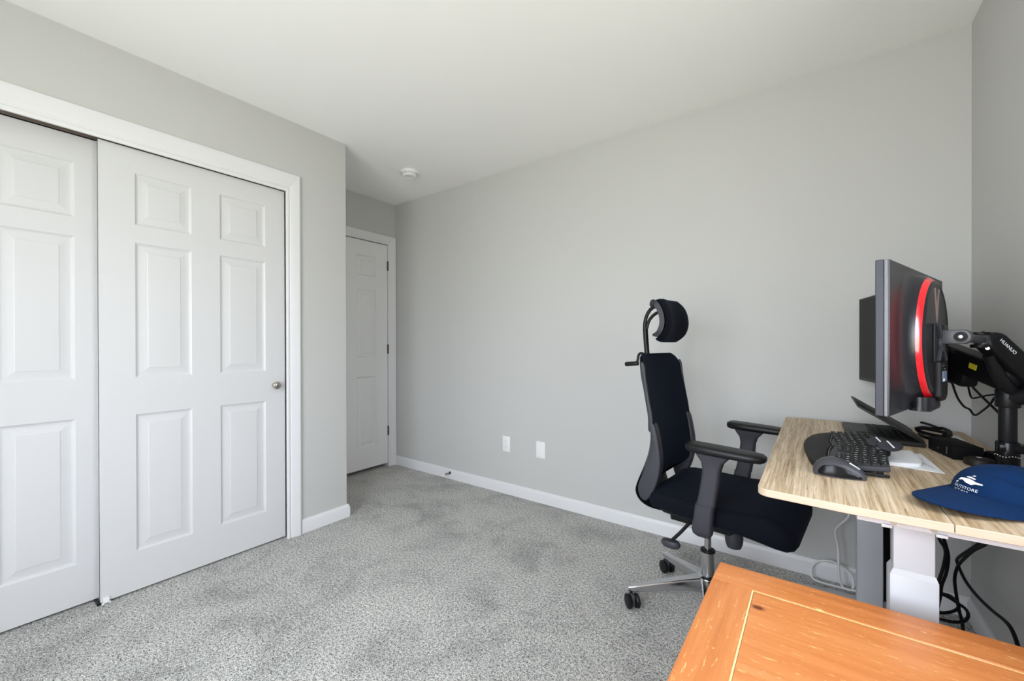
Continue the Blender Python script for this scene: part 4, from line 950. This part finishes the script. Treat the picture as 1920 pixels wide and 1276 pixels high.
cable('power_cable', 'black cord hanging beside the front desk leg, right of a pair',
      [ony(u, v, 2.19) for u, v in [(1766, 1003), (1772, 1017), (1778, 1043), (1774.5, 1072), (1766, 1096), (1763, 1117), (1758, 1140)]], 0.0052, M_bcable)
cable('power_cable', 'black cord dropping straight to the carpet by the right wall',
      [onx(u, v, x) for u, v, x in [(1858, 1012, .41), (1843.5, 1022, .42), (1823, 1033, .43), (1800, 1055, .44), (1792, 1072, .44), (1790, 1090, .44), (1793.5, 1117, .44), (1799, 1146.5, .44), (1804, 1165.5, .44), (1806, 1184, .44), (1809, 1215, .44)]], 0.0052, M_bcable)
cable('braided_cord', 'black braided cord sweeping down along the right wall',
      [onx(u, v, x) for u, v, x in [(1846, 1010, .43), (1831, 1022, .44), (1797, 1045, .455), (1796, 1057, .46), (1809, 1086, .46), (1829.7, 1114, .46), (1857, 1141, .46), (1885, 1164, .46), (1898.6, 1183, .46), (1909, 1212, .46), (1914, 1240, .46)]], 0.0052, M_bcable)
cable('looped_cord', 'black cord coiled in a double loop above the carpet behind desk leg',
      [ony(u, v, y) for u, v, y in [(1754, 1110, 2.20), (1766, 1112, 2.20), (1783, 1117, 2.20), (1797, 1131, 2.19), (1795, 1141, 2.17), (1781, 1147, 2.14), (1763, 1148, 2.12), (1748, 1142, 2.14), (1750, 1122, 2.22), (1766, 1114, 2.26), (1797, 1131, 2.24), (1812, 1143, 2.20), (1815, 1155, 2.16), (1807, 1164, 2.12), (1786.5, 1165.5, 2.10), (1763, 1160, 2.10), (1745, 1156, 2.10)]], 0.0052, M_bcable)
cable('monitor_cable', 'thin black cable sagging from the red-ring monitor to the pole',
      [at(u, v, d) for u, v, d in [(1764, 713, 1.14), (1775, 714, 1.15), (1785, 718, 1.17), (1790, 732, 1.20), (1797, 748, 1.22), (1808, 762, 1.23), (1818, 767, 1.23), (1828, 778, 1.23), (1843, 769, 1.22), (1856, 758, 1.20), (1864, 746, 1.18), (1872, 738, 1.16)]], 0.0028, M_bcable, 4)
cable('arm_cable', 'black cable bent in a sharp angle under the monitor stand',
      [at(u, v, d) for u, v, d in [(1811, 706, 1.36), (1814, 716, 1.36), (1817, 731, 1.34), (1822, 745.5, 1.32), (1836, 744, 1.28), (1850, 741, 1.24), (1868, 739, 1.20)]], 0.0026, M_bcable, 3)
cable('arm_cable', 'straight black cable slanting from the monitor stand down to the pole',
      [at(u, v, d) for u, v, d in [(1808, 708, 1.36), (1816, 717, 1.36), (1840, 742, 1.28), (1866, 767, 1.20), (1874, 775, 1.17)]], 0.0034, M_bcable, 3)
cable('coiled_cable', 'coiled black cable lying at the back of the desk behind laptop', [
    *[onz(u, v, DZ+z) for u, v, z in [(1690, 789, .012), (1712, 789, .015), (1738, 794, .018), (1760, 802, .02), (1778, 806, .018), (1783, 815, .012), (1774, 824, .014), (1768, 828, .016)]]], 0.005, M_bcable)
cable('coiled_cable', 'bundle of thick black cable loops between laptop and docking box', [
    onz(u, v, DZ+z) for u, v, z in [(1716, 803, .012), (1730, 801, .02), (1748, 803, .02), (1768, 803, .022), (1780, 810, .02), (1776, 818, .015), (1760, 817, .012), (1740, 813, .012), (1722, 807, .012), (1720, 803, .022), (1735, 803, .03), (1756, 807, .03), (1772, 812, .028), (1760, 821, .012), (1738, 820, .012), (1724, 813, .010)]], 0.0062, M_bcable)
